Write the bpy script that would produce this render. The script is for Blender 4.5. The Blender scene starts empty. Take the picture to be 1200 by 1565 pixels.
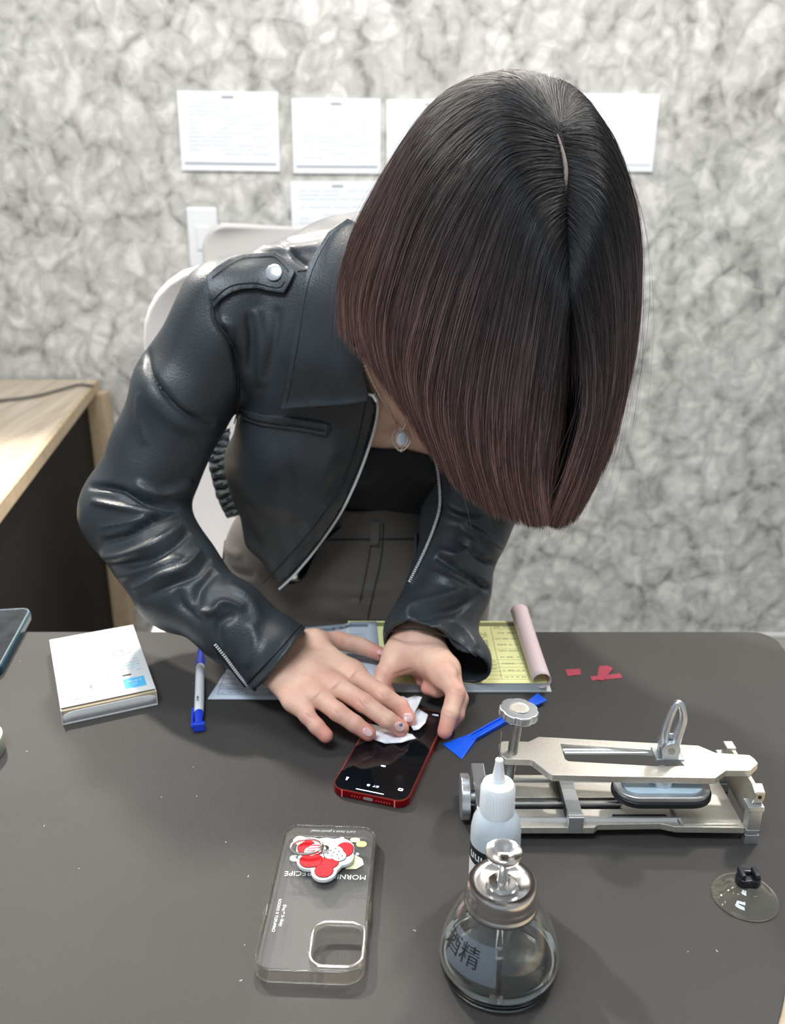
import bpy, bmesh, math, random
import numpy as np
from mathutils import Vector, Matrix
from mathutils.bvhtree import BVHTree
from mathutils.geometry import delaunay_2d_cdt
random.seed(7); rng = np.random.default_rng(7)
SC = bpy.context.scene
COL = SC.collection

# ---------------------------------------------------------------- camera
FPX = 1350.0; TH0 = math.radians(20.0); TZ = 0.78
CAM = np.array([0.0, 0.0, TZ + 0.507])
FW = np.array([0, math.cos(TH0), -math.sin(TH0)])
UPV = np.array([0, math.sin(TH0), math.cos(TH0)])
RT = np.array([1.0, 0, 0])
cd = bpy.data.cameras.new('camera'); cam = bpy.data.objects.new('camera', cd); COL.objects.link(cam)
cam.location = CAM; cam.rotation_euler = (math.pi/2 - TH0, 0, 0)
cd.sensor_fit = 'VERTICAL'; cd.sensor_height = 36; cd.lens = FPX/1565*36
cd.clip_start = 0.02; cd.clip_end = 50
cd.dof.use_dof = True; cd.dof.focus_distance = 0.74; cd.dof.aperture_fstop = 7.1
SC.camera = cam

# ---------------------------------------------------------------- world, lights, exposure
w = bpy.data.worlds.new('room_light'); SC.world = w; w.use_nodes = True
w.node_tree.nodes['Background'].inputs[0].default_value = (0.84, 0.92, 1.0, 1)
w.node_tree.nodes['Background'].inputs[1].default_value = 0.30
def area(name, loc, target, sx, sy, power, col=(1, 1, 1)):
    l = bpy.data.lights.new(name, 'AREA'); l.shape = 'RECTANGLE'; l.size = sx; l.size_y = sy
    l.energy = power; l.color = col
    o = bpy.data.objects.new(name, l); COL.objects.link(o); o.location = loc
    o.rotation_euler = (Vector(target) - Vector(loc)).to_track_quat('-Z', 'Y').to_euler()
    return o
def spot(name, loc, target, r, power, ang, col=(1, 1, 1)):
    l = bpy.data.lights.new(name, 'SPOT'); l.shadow_soft_size = r; l.energy = power; l.color = col; l.spot_size = math.radians(ang); l.spot_blend = .35
    o = bpy.data.objects.new(name, l); COL.objects.link(o); o.location = loc
    o.rotation_euler = (Vector(target) - Vector(loc)).to_track_quat('-Z', 'Y').to_euler()
spot('ceiling_spot_left', (-1.15, 2.10, 2.45), (-0.05, 0.55, 0.8), 0.05, 165, 72, (1.0, 0.93, 0.85))
spot('ceiling_spot_middle', (-0.25, 2.20, 2.55), (0.05, 0.5, 0.8), 0.07, 105, 72, (1.0, 0.94, 0.87))
spot('ceiling_spot_right', (1.25, 1.70, 2.70), (0.1, 0.6, 0.8), 0.09, 80, 62, (1.0, 0.95, 0.9))
area('ceiling_light_front', (-0.5, -0.2, 2.75), (0, 0.9, 0.9), 1.1, 0.35, 27, (0.82, 0.91, 1.0))
area('ceiling_light_wall', (0.3, 1.35, 2.85), (0.3, 2.42, 1.1), 2.6, 0.3, 33, (1.0, 0.96, 0.9))
SC.view_settings.view_transform = 'Standard'; SC.view_settings.look = 'None'
SC.view_settings.gamma = 1.0; SC.view_settings.exposure = 0.46
SC.view_settings.use_curve_mapping = False

# ---------------------------------------------------------------- projection helpers (pixel of the photograph -> place in the room)
def ray(px, py):
    return FW + (px-600)/FPX*RT + (782.5-py)/FPX*UPV
def P(px, py, zc): return CAM + ray(px, py)*zc
def W(px, py, Y):
    r = ray(px, py); return CAM + r*(Y/r[1])
def T(px, py, h=0.0):
    r = ray(px, py); return CAM + r*((TZ+h-CAM[2])/r[2])
def proj(v):
    d = np.asarray(v) - CAM
    z = d@FW
    return 600 + (d@RT)/z*FPX, 782.5 - (d@UPV)/z*FPX, z

# ---------------------------------------------------------------- materials
MATS = {}
def mat(name, col=(0.5, 0.5, 0.5), rough=0.5, metal=0.0, bump=0.0, bscale=200.0, var=0.0, vscale=20.0, spec=0.5,
        trans=0.0, ior=1.45, alpha=1.0, sss=0.0, coat=0.0, emit=None, col2=None, sheen=0.0):
    if name in MATS: return MATS[name]
    m = bpy.data.materials.new(name); m.use_nodes = True; MATS[name] = m
    nt = m.node_tree; b = nt.nodes['Principled BSDF']
    b.inputs['Base Color'].default_value = (*col, 1); b.inputs['Roughness'].default_value = rough
    b.inputs['Metallic'].default_value = metal; b.inputs['Specular IOR Level'].default_value = spec
    b.inputs['IOR'].default_value = ior; b.inputs['Transmission Weight'].default_value = trans
    b.inputs['Alpha'].default_value = alpha; b.inputs['Coat Weight'].default_value = coat
    b.inputs['Sheen Weight'].default_value = sheen
    if sss:
        b.inputs['Subsurface Weight'].default_value = sss
        b.inputs['Subsurface Radius'].default_value = (1, .35, .2); b.inputs['Subsurface Scale'].default_value = 0.004
    if emit: b.inputs['Emission Color'].default_value = (*emit[:3], 1); b.inputs['Emission Strength'].default_value = emit[3]
    tc = nt.nodes.new('ShaderNodeTexCoord')
    if var or col2:
        n = nt.nodes.new('ShaderNodeTexNoise'); n.inputs['Scale'].default_value = vscale; n.inputs['Detail'].default_value = 4
        nt.links.new(tc.outputs['Object'], n.inputs['Vector'])
        mx = nt.nodes.new('ShaderNodeMix'); mx.data_type = 'RGBA'
        c2 = col2 if col2 else tuple(c*(1-var) for c in col)
        mx.inputs[6].default_value = (*col, 1); mx.inputs[7].default_value = (*c2, 1)
        r = nt.nodes.new('ShaderNodeMapRange'); r.inputs[1].default_value = .35; r.inputs[2].default_value = .65
        nt.links.new(n.outputs['Fac'], r.inputs[0]); nt.links.new(r.outputs[0], mx.inputs[0])
        nt.links.new(mx.outputs[2], b.inputs['Base Color'])
    if bump:
        n = nt.nodes.new('ShaderNodeTexNoise'); n.inputs['Scale'].default_value = bscale; n.inputs['Detail'].default_value = 3
        nt.links.new(tc.outputs['Object'], n.inputs['Vector'])
        bp = nt.nodes.new('ShaderNodeBump'); bp.inputs['Strength'].default_value = bump; bp.inputs['Distance'].default_value = 0.001
        nt.links.new(n.outputs['Fac'], bp.inputs['Height']); nt.links.new(bp.outputs[0], b.inputs['Normal'])
    return m

def wood_mat(name, c1, c2, scale=(3, 40, 40)):
    m = mat(name, c1, 0.5, bump=0.15, bscale=120)
    nt = m.node_tree; b = nt.nodes['Principled BSDF']
    tc = nt.nodes.new('ShaderNodeTexCoord'); mp = nt.nodes.new('ShaderNodeMapping'); mp.inputs['Scale'].default_value = scale
    n = nt.nodes.new('ShaderNodeTexNoise'); n.inputs['Scale'].default_value = 1.0; n.inputs['Detail'].default_value = 6; n.inputs['Distortion'].default_value = 0.6
    cr = nt.nodes.new('ShaderNodeValToRGB'); cr.color_ramp.elements[0].position = .32; cr.color_ramp.elements[1].position = .68
    cr.color_ramp.elements[0].color = (*c2, 1); cr.color_ramp.elements[1].color = (*c1, 1)
    nt.links.new(tc.outputs['Object'], mp.inputs[0]); nt.links.new(mp.outputs[0], n.inputs['Vector'])
    nt.links.new(n.outputs['Fac'], cr.inputs[0]); nt.links.new(cr.outputs[0], b.inputs['Base Color'])
    return m

# ---------------------------------------------------------------- mesh helpers
def link_mesh(name, me, m=None, parent=None, smooth=True, world=False):
    o = bpy.data.objects.new(name, me); COL.objects.link(o)
    if m: me.materials.append(m)
    if smooth: me.polygons.foreach_set('use_smooth', [True]*len(me.polygons))
    if parent:
        o.parent = parent
        if world: o.matrix_parent_inverse = mw(parent).inverted()
    return o
def mw(o):
    l = Matrix.LocRotScale(o.location, o.rotation_euler, o.scale)
    return l if o.parent is None else mw(o.parent) @ o.matrix_parent_inverse @ l
def mk(name, verts, faces, m=None, parent=None, smooth=True, world=False):
    me = bpy.data.meshes.new(name); me.from_pydata([tuple(map(float, v)) for v in verts], [], [tuple(map(int, f)) for f in faces])
    me.validate(); me.update()
    return link_mesh(name, me, m, parent, smooth, world)
def mk_np(name, V, Q, m=None, parent=None, smooth=True, world=False):
    me = bpy.data.meshes.new(name); n = Q.shape[1]
    me.vertices.add(len(V)); me.vertices.foreach_set('co', V.astype(np.float32).ravel())
    me.loops.add(Q.size); me.loops.foreach_set('vertex_index', Q.astype(np.int32).ravel())
    me.polygons.add(len(Q)); me.polygons.foreach_set('loop_start', np.arange(0, Q.size, n, dtype=np.int32))
    me.update(calc_edges=True)
    return link_mesh(name, me, m, parent, smooth, world)
def empty(name, loc, rz=0.0, label=None, cat=None, group=None):
    o = bpy.data.objects.new(name, None); COL.objects.link(o); o.location = loc; o.rotation_euler = (0, 0, rz)
    o.empty_display_size = 0.02; tag(o, label, cat, group); return o
def tag(o, label=None, cat=None, group=None, kind=None):
    if label: o['label'] = label
    if cat: o['category'] = cat
    if group: o['group'] = group
    if kind: o['kind'] = kind
    return o
def bevel(o, w_, seg=2, ang=35):
    b = o.modifiers.new('bevel', 'BEVEL'); b.width = w_; b.segments = seg; b.limit_method = 'ANGLE'; b.angle_limit = math.radians(ang)
    return o
def autosmooth(o, ang=35):
    me = o.data
    bm = bmesh.new(); bm.from_mesh(me)
    for e in bm.edges:
        if len(e.link_faces) == 2 and e.calc_face_angle(0) > math.radians(ang): e.smooth = False
    bm.to_mesh(me); bm.free(); return o

class MB:
    def __init__(s): s.v = []; s.f = []
    def add(s, v, f):
        n = len(s.v); s.v += [tuple(map(float, p)) for p in v]; s.f += [tuple(i+n for i in q) for q in f]; return s
    def box(s, x0, x1, y0, y1, z0, z1):
        v = [(x, y, z) for z in (z0, z1) for y in (y0, y1) for x in (x0, x1)]
        return s.add(v, [(0, 2, 3, 1), (4, 5, 7, 6), (0, 1, 5, 4), (1, 3, 7, 5), (3, 2, 6, 7), (2, 0, 4, 6)])
    def prism(s, pts, z0, z1):          # outline pts (x,y) ccw
        n = len(pts)
        v = [(p[0], p[1], z0) for p in pts] + [(p[0], p[1], z1) for p in pts]
        return s.add(v, [tuple(range(n-1, -1, -1)), tuple(range(n, 2*n))] + [(i, (i+1) % n, n+(i+1) % n, n+i) for i in range(n)])
    def ring(s, outer, inner, z0, z1):   # same number of points
        n = len(outer)
        v = [(p[0], p[1], z) for z in (z0, z1) for L in (outer, inner) for p in L]
        f = []
        for i in range(n):
            j = (i+1) % n
            f += [(i, j, 2*n+j, 2*n+i), (n+j, n+i, 3*n+i, 3*n+j), (2*n+i, 2*n+j, 3*n+j, 3*n+i), (j, i, n+i, n+j)]
        return s.add(v, f)
    def lathe(s, prof, n=48, c=(0, 0, 0), caps=True):   # profile [(r,z)] bottom to top
        v = []; f = []
        for r, z in prof:
            for k in range(n):
                a = 2*math.pi*k/n; v.append((c[0]+r*math.cos(a), c[1]+r*math.sin(a), c[2]+z))
        m = len(prof)
        for i in range(m-1):
            for k in range(n):
                f.append((i*n+k, i*n+(k+1) % n, (i+1)*n+(k+1) % n, (i+1)*n+k))
        if caps:
            if prof[0][0] > 1e-6: f.append(tuple(range(n-1, -1, -1)))
            if prof[-1][0] > 1e-6: f.append(tuple((m-1)*n+k for k in range(n)))
        return s.add(v, f)
    def tube(s, pts, r, n=8, closed=False):
        pts = [Vector(p) for p in pts]; m = len(pts); v = []; f = []
        rr = r if hasattr(r, '__len__') else [r]*m
        up = Vector((0, 0, 1)); prev = None
        for i, p in enumerate(pts):
            a = pts[(i-1) % m] if (closed or i > 0) else p; b = pts[(i+1) % m] if (closed or i < m-1) else p
            t = (b-a).normalized()
            if prev is None: x = t.orthogonal().normalized()
            else: x = (prev - t*prev.dot(t)).normalized()
            prev = x; y = t.cross(x)
            for k in range(n):
                an = 2*math.pi*k/n; v.append(tuple(p + (x*math.cos(an)+y*math.sin(an))*rr[i]))
        for i in range(m if closed else m-1):
            j = (i+1) % m
            for k in range(n): f.append((i*n+k, i*n+(k+1) % n, j*n+(k+1) % n, j*n+k))
        if not closed: f += [tuple(range(n-1, -1, -1)), tuple((m-1)*n+k for k in range(n))]
        return s.add(v, f)
    def xf(s, M):
        s.v = [tuple(M @ Vector(p)) for p in s.v]; return s
    def build(s, name, m, parent=None, smooth=True, world=False, bev=0, seg=2, sharp=35):
        o = mk(name, s.v, s.f, m, parent, smooth, world)
        if smooth and not bev: autosmooth(o, sharp)
        if bev: bevel(o, bev, seg); 
        if bev and smooth:
            wn = o.modifiers.new('wn', 'WEIGHTED_NORMAL'); wn.keep_sharp = False
        return o
def rrect(w_, h, r, n=6, cx=0, cy=0):
    p = []
    for (sx, sy, a0) in ((1, -1, -90), (1, 1, 0), (-1, 1, 90), (-1, -1, 180)):
        for k in range(n+1):
            a = math.radians(a0 + 90*k/n); p.append((cx+sx*(w_/2-r)+r*math.cos(a), cy+sy*(h/2-r)+r*math.sin(a)))
    return p
def text_mesh(name, s, size, m, parent, loc=(0, 0, 0), rot=(0, 0, 0), ext=0.00008, shear=0, align='CENTER'):
    cu = bpy.data.curves.new(name, 'FONT'); cu.body = s; cu.size = size; cu.extrude = ext; cu.align_x = align; cu.align_y = 'CENTER'; cu.shear = shear
    cu.resolution_u = 3
    t = bpy.data.objects.new('tmp_text', cu); COL.objects.link(t)
    dg = bpy.context.evaluated_depsgraph_get(); me = bpy.data.meshes.new_from_object(t.evaluated_get(dg))
    bpy.data.objects.remove(t); me.name = name; me.materials.clear()
    o = link_mesh(name, me, m, parent, False); o.location = loc; o.rotation_euler = rot
    return o
def cr(pts, n):                      # Catmull-Rom resample
    P_ = np.array(pts, float); m = len(P_); t = np.linspace(0, m-1, n); i = np.minimum(t.astype(int), m-2); u = (t-i)[:, None]
    p0 = P_[np.maximum(i-1, 0)]; p1 = P_[i]; p2 = P_[i+1]; p3 = P_[np.minimum(i+2, m-1)]
    return 0.5*((2*p1) + (-p0+p2)*u + (2*p0-5*p1+4*p2-p3)*u**2 + (-p0+3*p1-3*p2+p3)*u**3)

# ================================================================ SETTING
WALLY = 2.42
def wallpaper():
    m = bpy.data.materials.new('wallpaper'); m.use_nodes = True; nt = m.node_tree; b = nt.nodes['Principled BSDF']; N = nt.nodes.new; L = nt.links.new
    tc = N('ShaderNodeTexCoord'); mp = N('ShaderNodeMapping'); mp.inputs['Scale'].default_value = (1, 1, 1); mp.inputs['Rotation'].default_value = (0, math.radians(-14), 0)
    L(tc.outputs['Object'], mp.inputs[0])
    n0 = N('ShaderNodeTexNoise'); n0.inputs['Scale'].default_value = 7; n0.inputs['Detail'].default_value = 2
    L(mp.outputs[0], n0.inputs['Vector'])
    ad = N('ShaderNodeMix'); ad.data_type = 'VECTOR'; ad.inputs[0].default_value = 0.11
    L(mp.outputs[0], ad.inputs[4]); L(n0.outputs['Color'], ad.inputs[5])
    def vor(scale, feat, sc):
        mm = N('ShaderNodeMapping'); mm.inputs['Scale'].default_value = sc; L(ad.outputs[1], mm.inputs[0])
        v = N('ShaderNodeTexVoronoi'); v.feature = feat; v.inputs['Scale'].default_value = scale; L(mm.outputs[0], v.inputs['Vector']); return v
    v1 = vor(7.2, 'DISTANCE_TO_EDGE', (1.0, 1, .78)); v2 = vor(17, 'DISTANCE_TO_EDGE', (1.1, 1, .8)); v3 = vor(17, 'F1', (1.1, 1, .8))
    r1 = N('ShaderNodeMapRange'); r1.inputs[1].default_value = 0.0; r1.inputs[2].default_value = 0.11; L(v1.outputs['Distance'], r1.inputs[0])
    r2 = N('ShaderNodeMapRange'); r2.inputs[1].default_value = 0.0; r2.inputs[2].default_value = 0.24; L(v2.outputs['Distance'], r2.inputs[0])
    n1 = N('ShaderNodeTexNoise'); n1.inputs['Scale'].default_value = 22; n1.inputs['Detail'].default_value = 5; n1.inputs['Distortion'].default_value = 1.2; L(mp.outputs[0], n1.inputs['Vector'])
    r3 = N('ShaderNodeMapRange'); r3.inputs[1].default_value = 0.32; r3.inputs[2].default_value = 0.64; L(n1.outputs['Fac'], r3.inputs[0])
    def mth(op, a, bb):
        x = N('ShaderNodeMath'); x.operation = op
        for i, q in enumerate((a, bb)):
            if isinstance(q, float): x.inputs[i].default_value = q
            else: L(q, x.inputs[i])
        return x.outputs[0]
    sepc = N('ShaderNodeSeparateColor'); L(v3.outputs['Color'], sepc.inputs[0])
    s = mth('ADD', mth('MULTIPLY', r1.outputs[0], 0.24), mth('MULTIPLY', r2.outputs[0], 0.18))
    s = mth('ADD', s, mth('MULTIPLY', r3.outputs[0], 0.34)); s = mth('ADD', s, mth('MULTIPLY', sepc.outputs[0], 0.24))
    crp = N('ShaderNodeValToRGB'); e = crp.color_ramp.elements
    e[0].position = .10; e[0].color = (.20, .19, .175, 1); e[1].position = .92; e[1].color = (.76, .74, .69, 1)
    k = e.new(.42); k.color = (.43, .42, .39, 1); k = e.new(.68); k.color = (.57, .555, .52, 1)
    L(s, crp.inputs[0]); L(crp.outputs[0], b.inputs['Base Color']); b.inputs['Roughness'].default_value = .75
    bp = N('ShaderNodeBump'); bp.inputs['Strength'].default_value = .5; bp.inputs['Distance'].default_value = .004
    L(s, bp.inputs['Height']); L(bp.outputs[0], b.inputs['Normal'])
    return m
tag(MB().box(-2.6, 2.6, WALLY, WALLY+.1, 0, 2.9).build('wall_back', wallpaper(), smooth=False), kind='structure')
tag(MB().box(-2.6, 2.6, -1.6, WALLY+.1, -.05, 0).build('floor', mat('floor_tile', (.42, .40, .37), .35, var=.15, vscale=3), smooth=False), kind='structure')
tag(MB().box(-2.6, 2.6, WALLY-.012, WALLY, 0, .014).build('baseboard_back', mat('baseboard_white', (.8, .79, .76), .5), smooth=False, bev=.003), kind='structure')

# papers on the wall (pixel corners of the photograph carried to the wall plane)
paper_m = mat('wall_paper_sheet', (.86, .88, .9), .6)
print_m = mat('pale_grey_print', (.66, .69, .73), .7); print_d = mat('dark_print', (.36, .38, .42), .7)
def sheet(x0, x1, z0, z1, label, rot=0.0, seed=0, plain=False):
    e = empty('wall_notice', ((x0+x1)/2, WALLY-.004, (z0+z1)/2), 0, label, 'notice', 'printed notices on the patterned wall'); e.rotation_euler = (0, rot, 0)
    a, c = (x1-x0)/2, (z1-z0)/2
    MB().box(-a, a, -.0015, .0025, -c, c).build('paper', paper_m, e, smooth=False)
    MB().box(-a*.93, a*.93, -.0022, -.0014, -c*.84, -c*.79).build('printed_rule', print_d if not plain else print_m, e, smooth=False)
    if not plain:
        r = random.Random(seed); mb = MB()
        for i in range(13):
            z = c*(.72 - i*.108); x = -a*.82
            while x < a*.7:
                l_ = r.uniform(.08, .5)*a
                if r.random() < .62: mb.box(x, min(x+l_, a*.85), -.0021, -.0014, z, z+c*.030)
                x += l_ + .05*a
        tag(mb.build('printed_text', print_m, e, smooth=False), kind='stuff')
        MB().box(-a*.12, a*.12, -.0022, -.0014, c*.83, c*.89).build('heading', print_d, e, smooth=False)
sheet(-.536, -.286, 1.334, 1.518, 'white printed notice alone at the left on the patterned wall', .012, 1)
sheet(-.252, -.030, 1.328, 1.502, 'white printed notice on the wall just left of the hair, above another one', .004, 2)
sheet(-.262, -.020, 1.130, 1.310, 'lower white printed notice on the wall, just above the jacket shoulder', .0, 3)
sheet(-.015, .205, 1.330, 1.500, 'white notice on the wall cut off by the left side of the hair', .0, 4)
e_ = [(.43, 1.515), (.664, 1.512), (.660, 1.333), (.43, 1.335)]
sheet(.43, .664, 1.333, 1.513, 'bright white blank card on the wall right of the hair', .01, 5, True)
wp = empty('wall_plate', ((-.534-.455)/2, WALLY-.006, 1.17), 0, 'white upright plastic plate on the wall behind the grey chair', 'switch plate')
MB().box(-.040, .040, -.006, .006, -.076, .076).build('plate', mat('plastic_white', (.85, .86, .86), .35), wp, bev=.006)
MB().box(-.016, .016, -.009, -.005, -.03, .03).build('rocker', mat('plastic_white'), wp, bev=.002)

# side desk on the left
dk = empty('side_desk', (-1.15, 1.9, 0), 0, 'light wood side desk with dark side panel against the patterned wall', 'desk')
wd = wood_mat('light_oak', (.60, .51, .40), (.42, .34, .25), (40, 3, 40)); wde = mat('oak_edge', (.56, .43, .28), .5, var=.2, vscale=60)
DH = .80
a0, a1 = T(0, 770, DH-TZ), T(150, 580, DH-TZ)
ye = WALLY-.02; t_ = (ye-a0[1])/(a1[1]-a0[1]); farx = a0[0]+(a1[0]-a0[0])*t_; y0 = 1.25; nx = a0[0]+(a1[0]-a0[0])*((y0-a0[1])/(a1[1]-a0[1]))
MB().prism([(-2.3, y0), (nx-.012, y0), (farx-.012, ye), (-2.3, ye)], DH-.028, DH).build('desk_top', wd, dk, smooth=False, world=True)
MB().prism([(nx-.012, y0), (nx, y0), (farx, ye), (farx-.012, ye)], DH-.028, DH).build('edge_band', wde, dk, smooth=False, world=True)
MB().prism([(nx-.05, y0+.02), (nx-.02, y0+.02), (farx-.02, ye-.05), (farx-.05, ye-.05)], .0, DH-.0285).build('side_panel', mat('dark_panel', (.011, .008, .006), .7, spec=.2), dk, smooth=False, world=True)
MB().prism([(farx-.05, ye-.0495), (farx+.028, ye-.0495), (farx+.028, ye), (farx-.05, ye)], 0, DH-.03).build('leg', wde, dk, smooth=False, world=True)
MB().prism([(-2.3, ye-.05), (-2.25, ye-.05), (-2.25, ye), (-2.3, ye)], 0, DH-.0285).build('leg', wde, dk, smooth=False, world=True)
tag(MB().tube(cr([tuple(T(x, y, DH-TZ+.0065)) for x, y in ((-60, 618), (0, 612), (50, 606), (90, 596), (120, 588), (142, 590))], 30), .004, 6).build('power_cable', mat('cable_grey', (.12, .11, .10), .5)), 'dark cable lying in a curve across the light wood side desk', 'cable')

# the work table
tb = empty('work_table', (-.25, .62, 0), 0, 'wooden work table covered by the black mat', 'table')
tw = wood_mat('table_wood', (.62, .50, .34), (.46, .34, .21), (4, 40, 40))
def round_corner(x0, x1, y0, y1, r, n=8):
    return rrect(x1-x0, y1-y0, r, n, (x0+x1)/2, (y0+y1)/2)
MB().prism(round_corner(-1.15, .458, .12, .963, .03), TZ-.032, TZ-.0028).build('table_top', tw, tb, world=True, bev=.002)
for x in (-1.08, .36):
    for y in (.20, .86):
        MB().box(x-.025, x+.025, y-.025, y+.025, 0, TZ-.0325).build('leg', tw, tb, world=True, bev=.003)
MB().box(-1.05, .33, .845, .865, TZ-.11, TZ-.0325).build('apron', tw, tb, smooth=False, world=True)
MB().box(-1.05, .33, .205, .225, TZ-.11, TZ-.0325).build('apron', tw, tb, smooth=False, world=True)
mm = mat('black_mat', (.048, .0445, .041), .58, bump=.35, bscale=900, var=.10, vscale=9, spec=.34)
pts = [(-1.14, .13), (.10, .13)] + [tuple(p) for p in cr([(.2499, .424), (.272, .462), (.342, .60), (.415, .78), (.456, .90), (.461, .93), (.4605, .945), (.452, .960), (.436, .9645), (.42, .965)], 40)] + [(-1.14, .965)]
matobj = MB().prism(pts, TZ-.0025, TZ).build('desk_mat', mm, smooth=False); bevel(matobj, .0008, 2, 60)
tag(matobj, 'large black leatherette desk mat covering the work table', 'mat')
r_ = random.Random(4); mb = MB()
for i in range(26):
    p = T(r_.uniform(20, 1180), r_.uniform(985, 1550)); a = r_.uniform(0, 6.3); l_ = r_.uniform(.0003, .0011); q = r_.uniform(.00015, .00028)
    c_, s_ = math.cos(a), math.sin(a)
    mb.prism([(p[0]-l_*c_-q*s_, p[1]-l_*s_+q*c_), (p[0]-l_*c_+q*s_, p[1]-l_*s_-q*c_), (p[0]+l_*c_+q*s_, p[1]+l_*s_-q*c_), (p[0]+l_*c_-q*s_, p[1]+l_*s_+q*c_)], TZ, TZ+.0002)
tag(mb.build('lint_specks', mat('lint', (.6, .6, .58), .8), smooth=False), 'tiny pale lint and dust specks scattered over the black mat', 'lint', kind='stuff')

# red tape scraps on the mat
tpm = mat('red_tape', (.42, .035, .07), .5)
def flat(name, pxs, h0, h1, m, label=None, cat=None, group=None, parent=None):
    p = [tuple(T(x, y, h1)[:2]) for x, y in pxs]
    o = MB().prism(p[::-1], TZ+h0, TZ+h1).build(name, m, parent, smooth=False, world=bool(parent))
    return tag(o, label, cat, group)
flat('tape_scrap', [(864, 1023), (887, 1022), (888, 1031), (868, 1033)], 0, .0004, tpm, 'small rectangular scrap of red tape on the black mat', 'tape', 'red tape scraps')
ts = empty('tape_scrap', T(927, 1030), 0, 'crossed pair of red tape strips on the mat, right of the small scrap', 'tape', 'red tape scraps')
flat('strip', [(902, 1034), (948, 1029), (951, 1036), (905, 1040)], 0, .0004, tpm, parent=ts)
flat('strip', [(916, 1018), (928, 1017), (937, 1021), (922, 1040), (912, 1038)], .0004, .0008, tpm, parent=ts)

# ================================================================ OBJECTS ON THE TABLE
# white box
cb = (T(66, 978, .017)+T(198, 956, .017)+T(247, 1055, .017)+T(102, 1084, .017))/4
bx = empty('paper_box', (cb[0], cb[1], TZ), math.radians(23.8), 'flat white printed cardboard box with blue square, left of the pen', 'box')
bw, bl, bh = .0945, .1625, .017
card = mat('white_card', (.74, .73, .71), .8, spec=.15); kraft = mat('kraft_inside', (.52, .42, .28), .7)
MB().box(-bw/2, bw/2, -bl/2, bl/2, 0, .0008).build('box_base', card, bx, smooth=False)
MB().box(-bw/2, bw/2, -bl/2+.0050, bl/2, bh-.0008, bh).build('box_top', card, bx, smooth=False, bev=.0003)
MB().box(-bw/2, -bw/2+.0008, -bl/2, bl/2, .0008, bh-.0008).build('side_wall', card, bx, smooth=False)
MB().box(bw/2-.0008, bw/2, -bl/2, bl/2, .0008, bh-.0008).build('side_wall', card, bx, smooth=False)
MB().box(-bw/2+.0008, bw/2-.0008, bl/2-.0008, bl/2, .0008, bh-.0008).build('end_wall', card, bx, smooth=False)
fl = MB(); n = 14; fl.v = []
prof = [(-bl/2+.0006, .0008), (-bl/2+.0002, bh*.5), (-bl/2+.0010, bh*.80), (-bl/2+.004, bh*.90)]
for k in range(n+1):
    x = -bw/2+.001+(bw-.002)*k/n; d = .0016*(1-math.exp(-min(k, n-k)*1.5))
    for (y, z) in prof: fl.v.append((x, y, z - (0 if z < bh*.6 else .004-d*2)))
fl.f = [(k*4+j, (k+1)*4+j, (k+1)*4+j+1, k*4+j+1) for k in range(n) for j in range(3)]
f_ = fl.build('tuck_flap', card, bx); s_ = f_.modifiers.new('s', 'SOLIDIFY'); s_.thickness = .0006
MB().box(-bw/2+.001, bw/2-.001, -bl/2+.0016, bl/2-.002, .001, bh-.0022).build('inner_tray', kraft, bx, smooth=False)
sky = mat('sky_blue_ink', (.09, .50, .84), .5); ink = mat('grey_ink', (.33, .33, .34), .6); inkd = mat('black_ink', (.03, .03, .035), .6); inkb = mat('pale_blue_ink', (.62, .78, .86), .6); inky = mat('beige_ink', (.72, .69, .58), .6)
MB().box(.018, .040, -.066, -.045, bh, bh+.00015).build('blue_panel', sky, bx, smooth=False)
text_mesh('printed_text', 'iPower S', .0042, mat('white_ink', (.9, .9, .9), .5), bx, (.029, -.0515, bh+.0002))
MB().ring(rrect(.0042, .0042, .002, 5, .029, -.058), rrect(.0034, .0034, .0016, 5, .029, -.058), bh+.00015, bh+.0003).build('printed_icon', mat('white_ink'), bx, smooth=False)
MB().box(.019, .028, -.0385, -.0355, bh, bh+.0002).build('printed_bar', inkd, bx, smooth=False)
for xi, kind in ((-.034, 0), (-.0145, 1), (.003, 2)):
    ic = MB().ring(rrect(.008, .008, .0039, 6, xi, -.046), rrect(.0068, .0068, .0033, 6, xi, -.046), bh, bh+.0002)
    if kind == 0: ic.box(xi-.001, xi+.001, -.047, -.045, bh, bh+.0002)
    if kind == 1: ic.box(xi-.0015, xi+.0015, -.049, -.043, bh, bh+.0002)
    if kind == 2: ic.tube([(xi-.003, -.048, bh), (xi, -.045, bh), (xi+.003, -.046, bh)], .0003, 4)
    ic.box(xi-.004, xi+.004, -.0385, -.0375, bh, bh+.0002)
    tag(ic.build('printed_icon', ink, bx, smooth=False), kind='stuff')
r_ = random.Random(5)
def lines(name, x0, x1, y0, y1, n, m, h, par, th=.0006, fill=.8, kind='stuff'):
    mb = MB()
    for i in range(n):
        y = y0+(y1-y0)*i/max(1, n-1); x = x0
        while x < x1-.0005:
            l_ = r_.uniform(.0012, .007)
            if r_.random() < fill: mb.box(x, min(x+l_, x1), y, y+th, h, h+.00016)
            x += l_+r_.uniform(.0004, .0014)
    o = mb.build(name, m, par, smooth=False); tag(o, kind=kind); return o
lines('printed_text', -.042, .040, -.030, -.004, 5, ink, bh, bx, .0009)
lines('printed_text', .012, .038, -.026, -.012, 9, inkb, bh, bx, .0010, .9)
lines('printed_text', -.008, .010, .006, .020, 7, inky, bh, bx); lines('printed_text', .015, .036, .008, .026, 9, ink, bh, bx, .0005)
lines('printed_text', -.038, -.020, .010, .034, 8, inky, bh, bx, .0005); lines('printed_text', -.006, .034, .040, .066, 6, inky, bh, bx, .0005)
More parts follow.
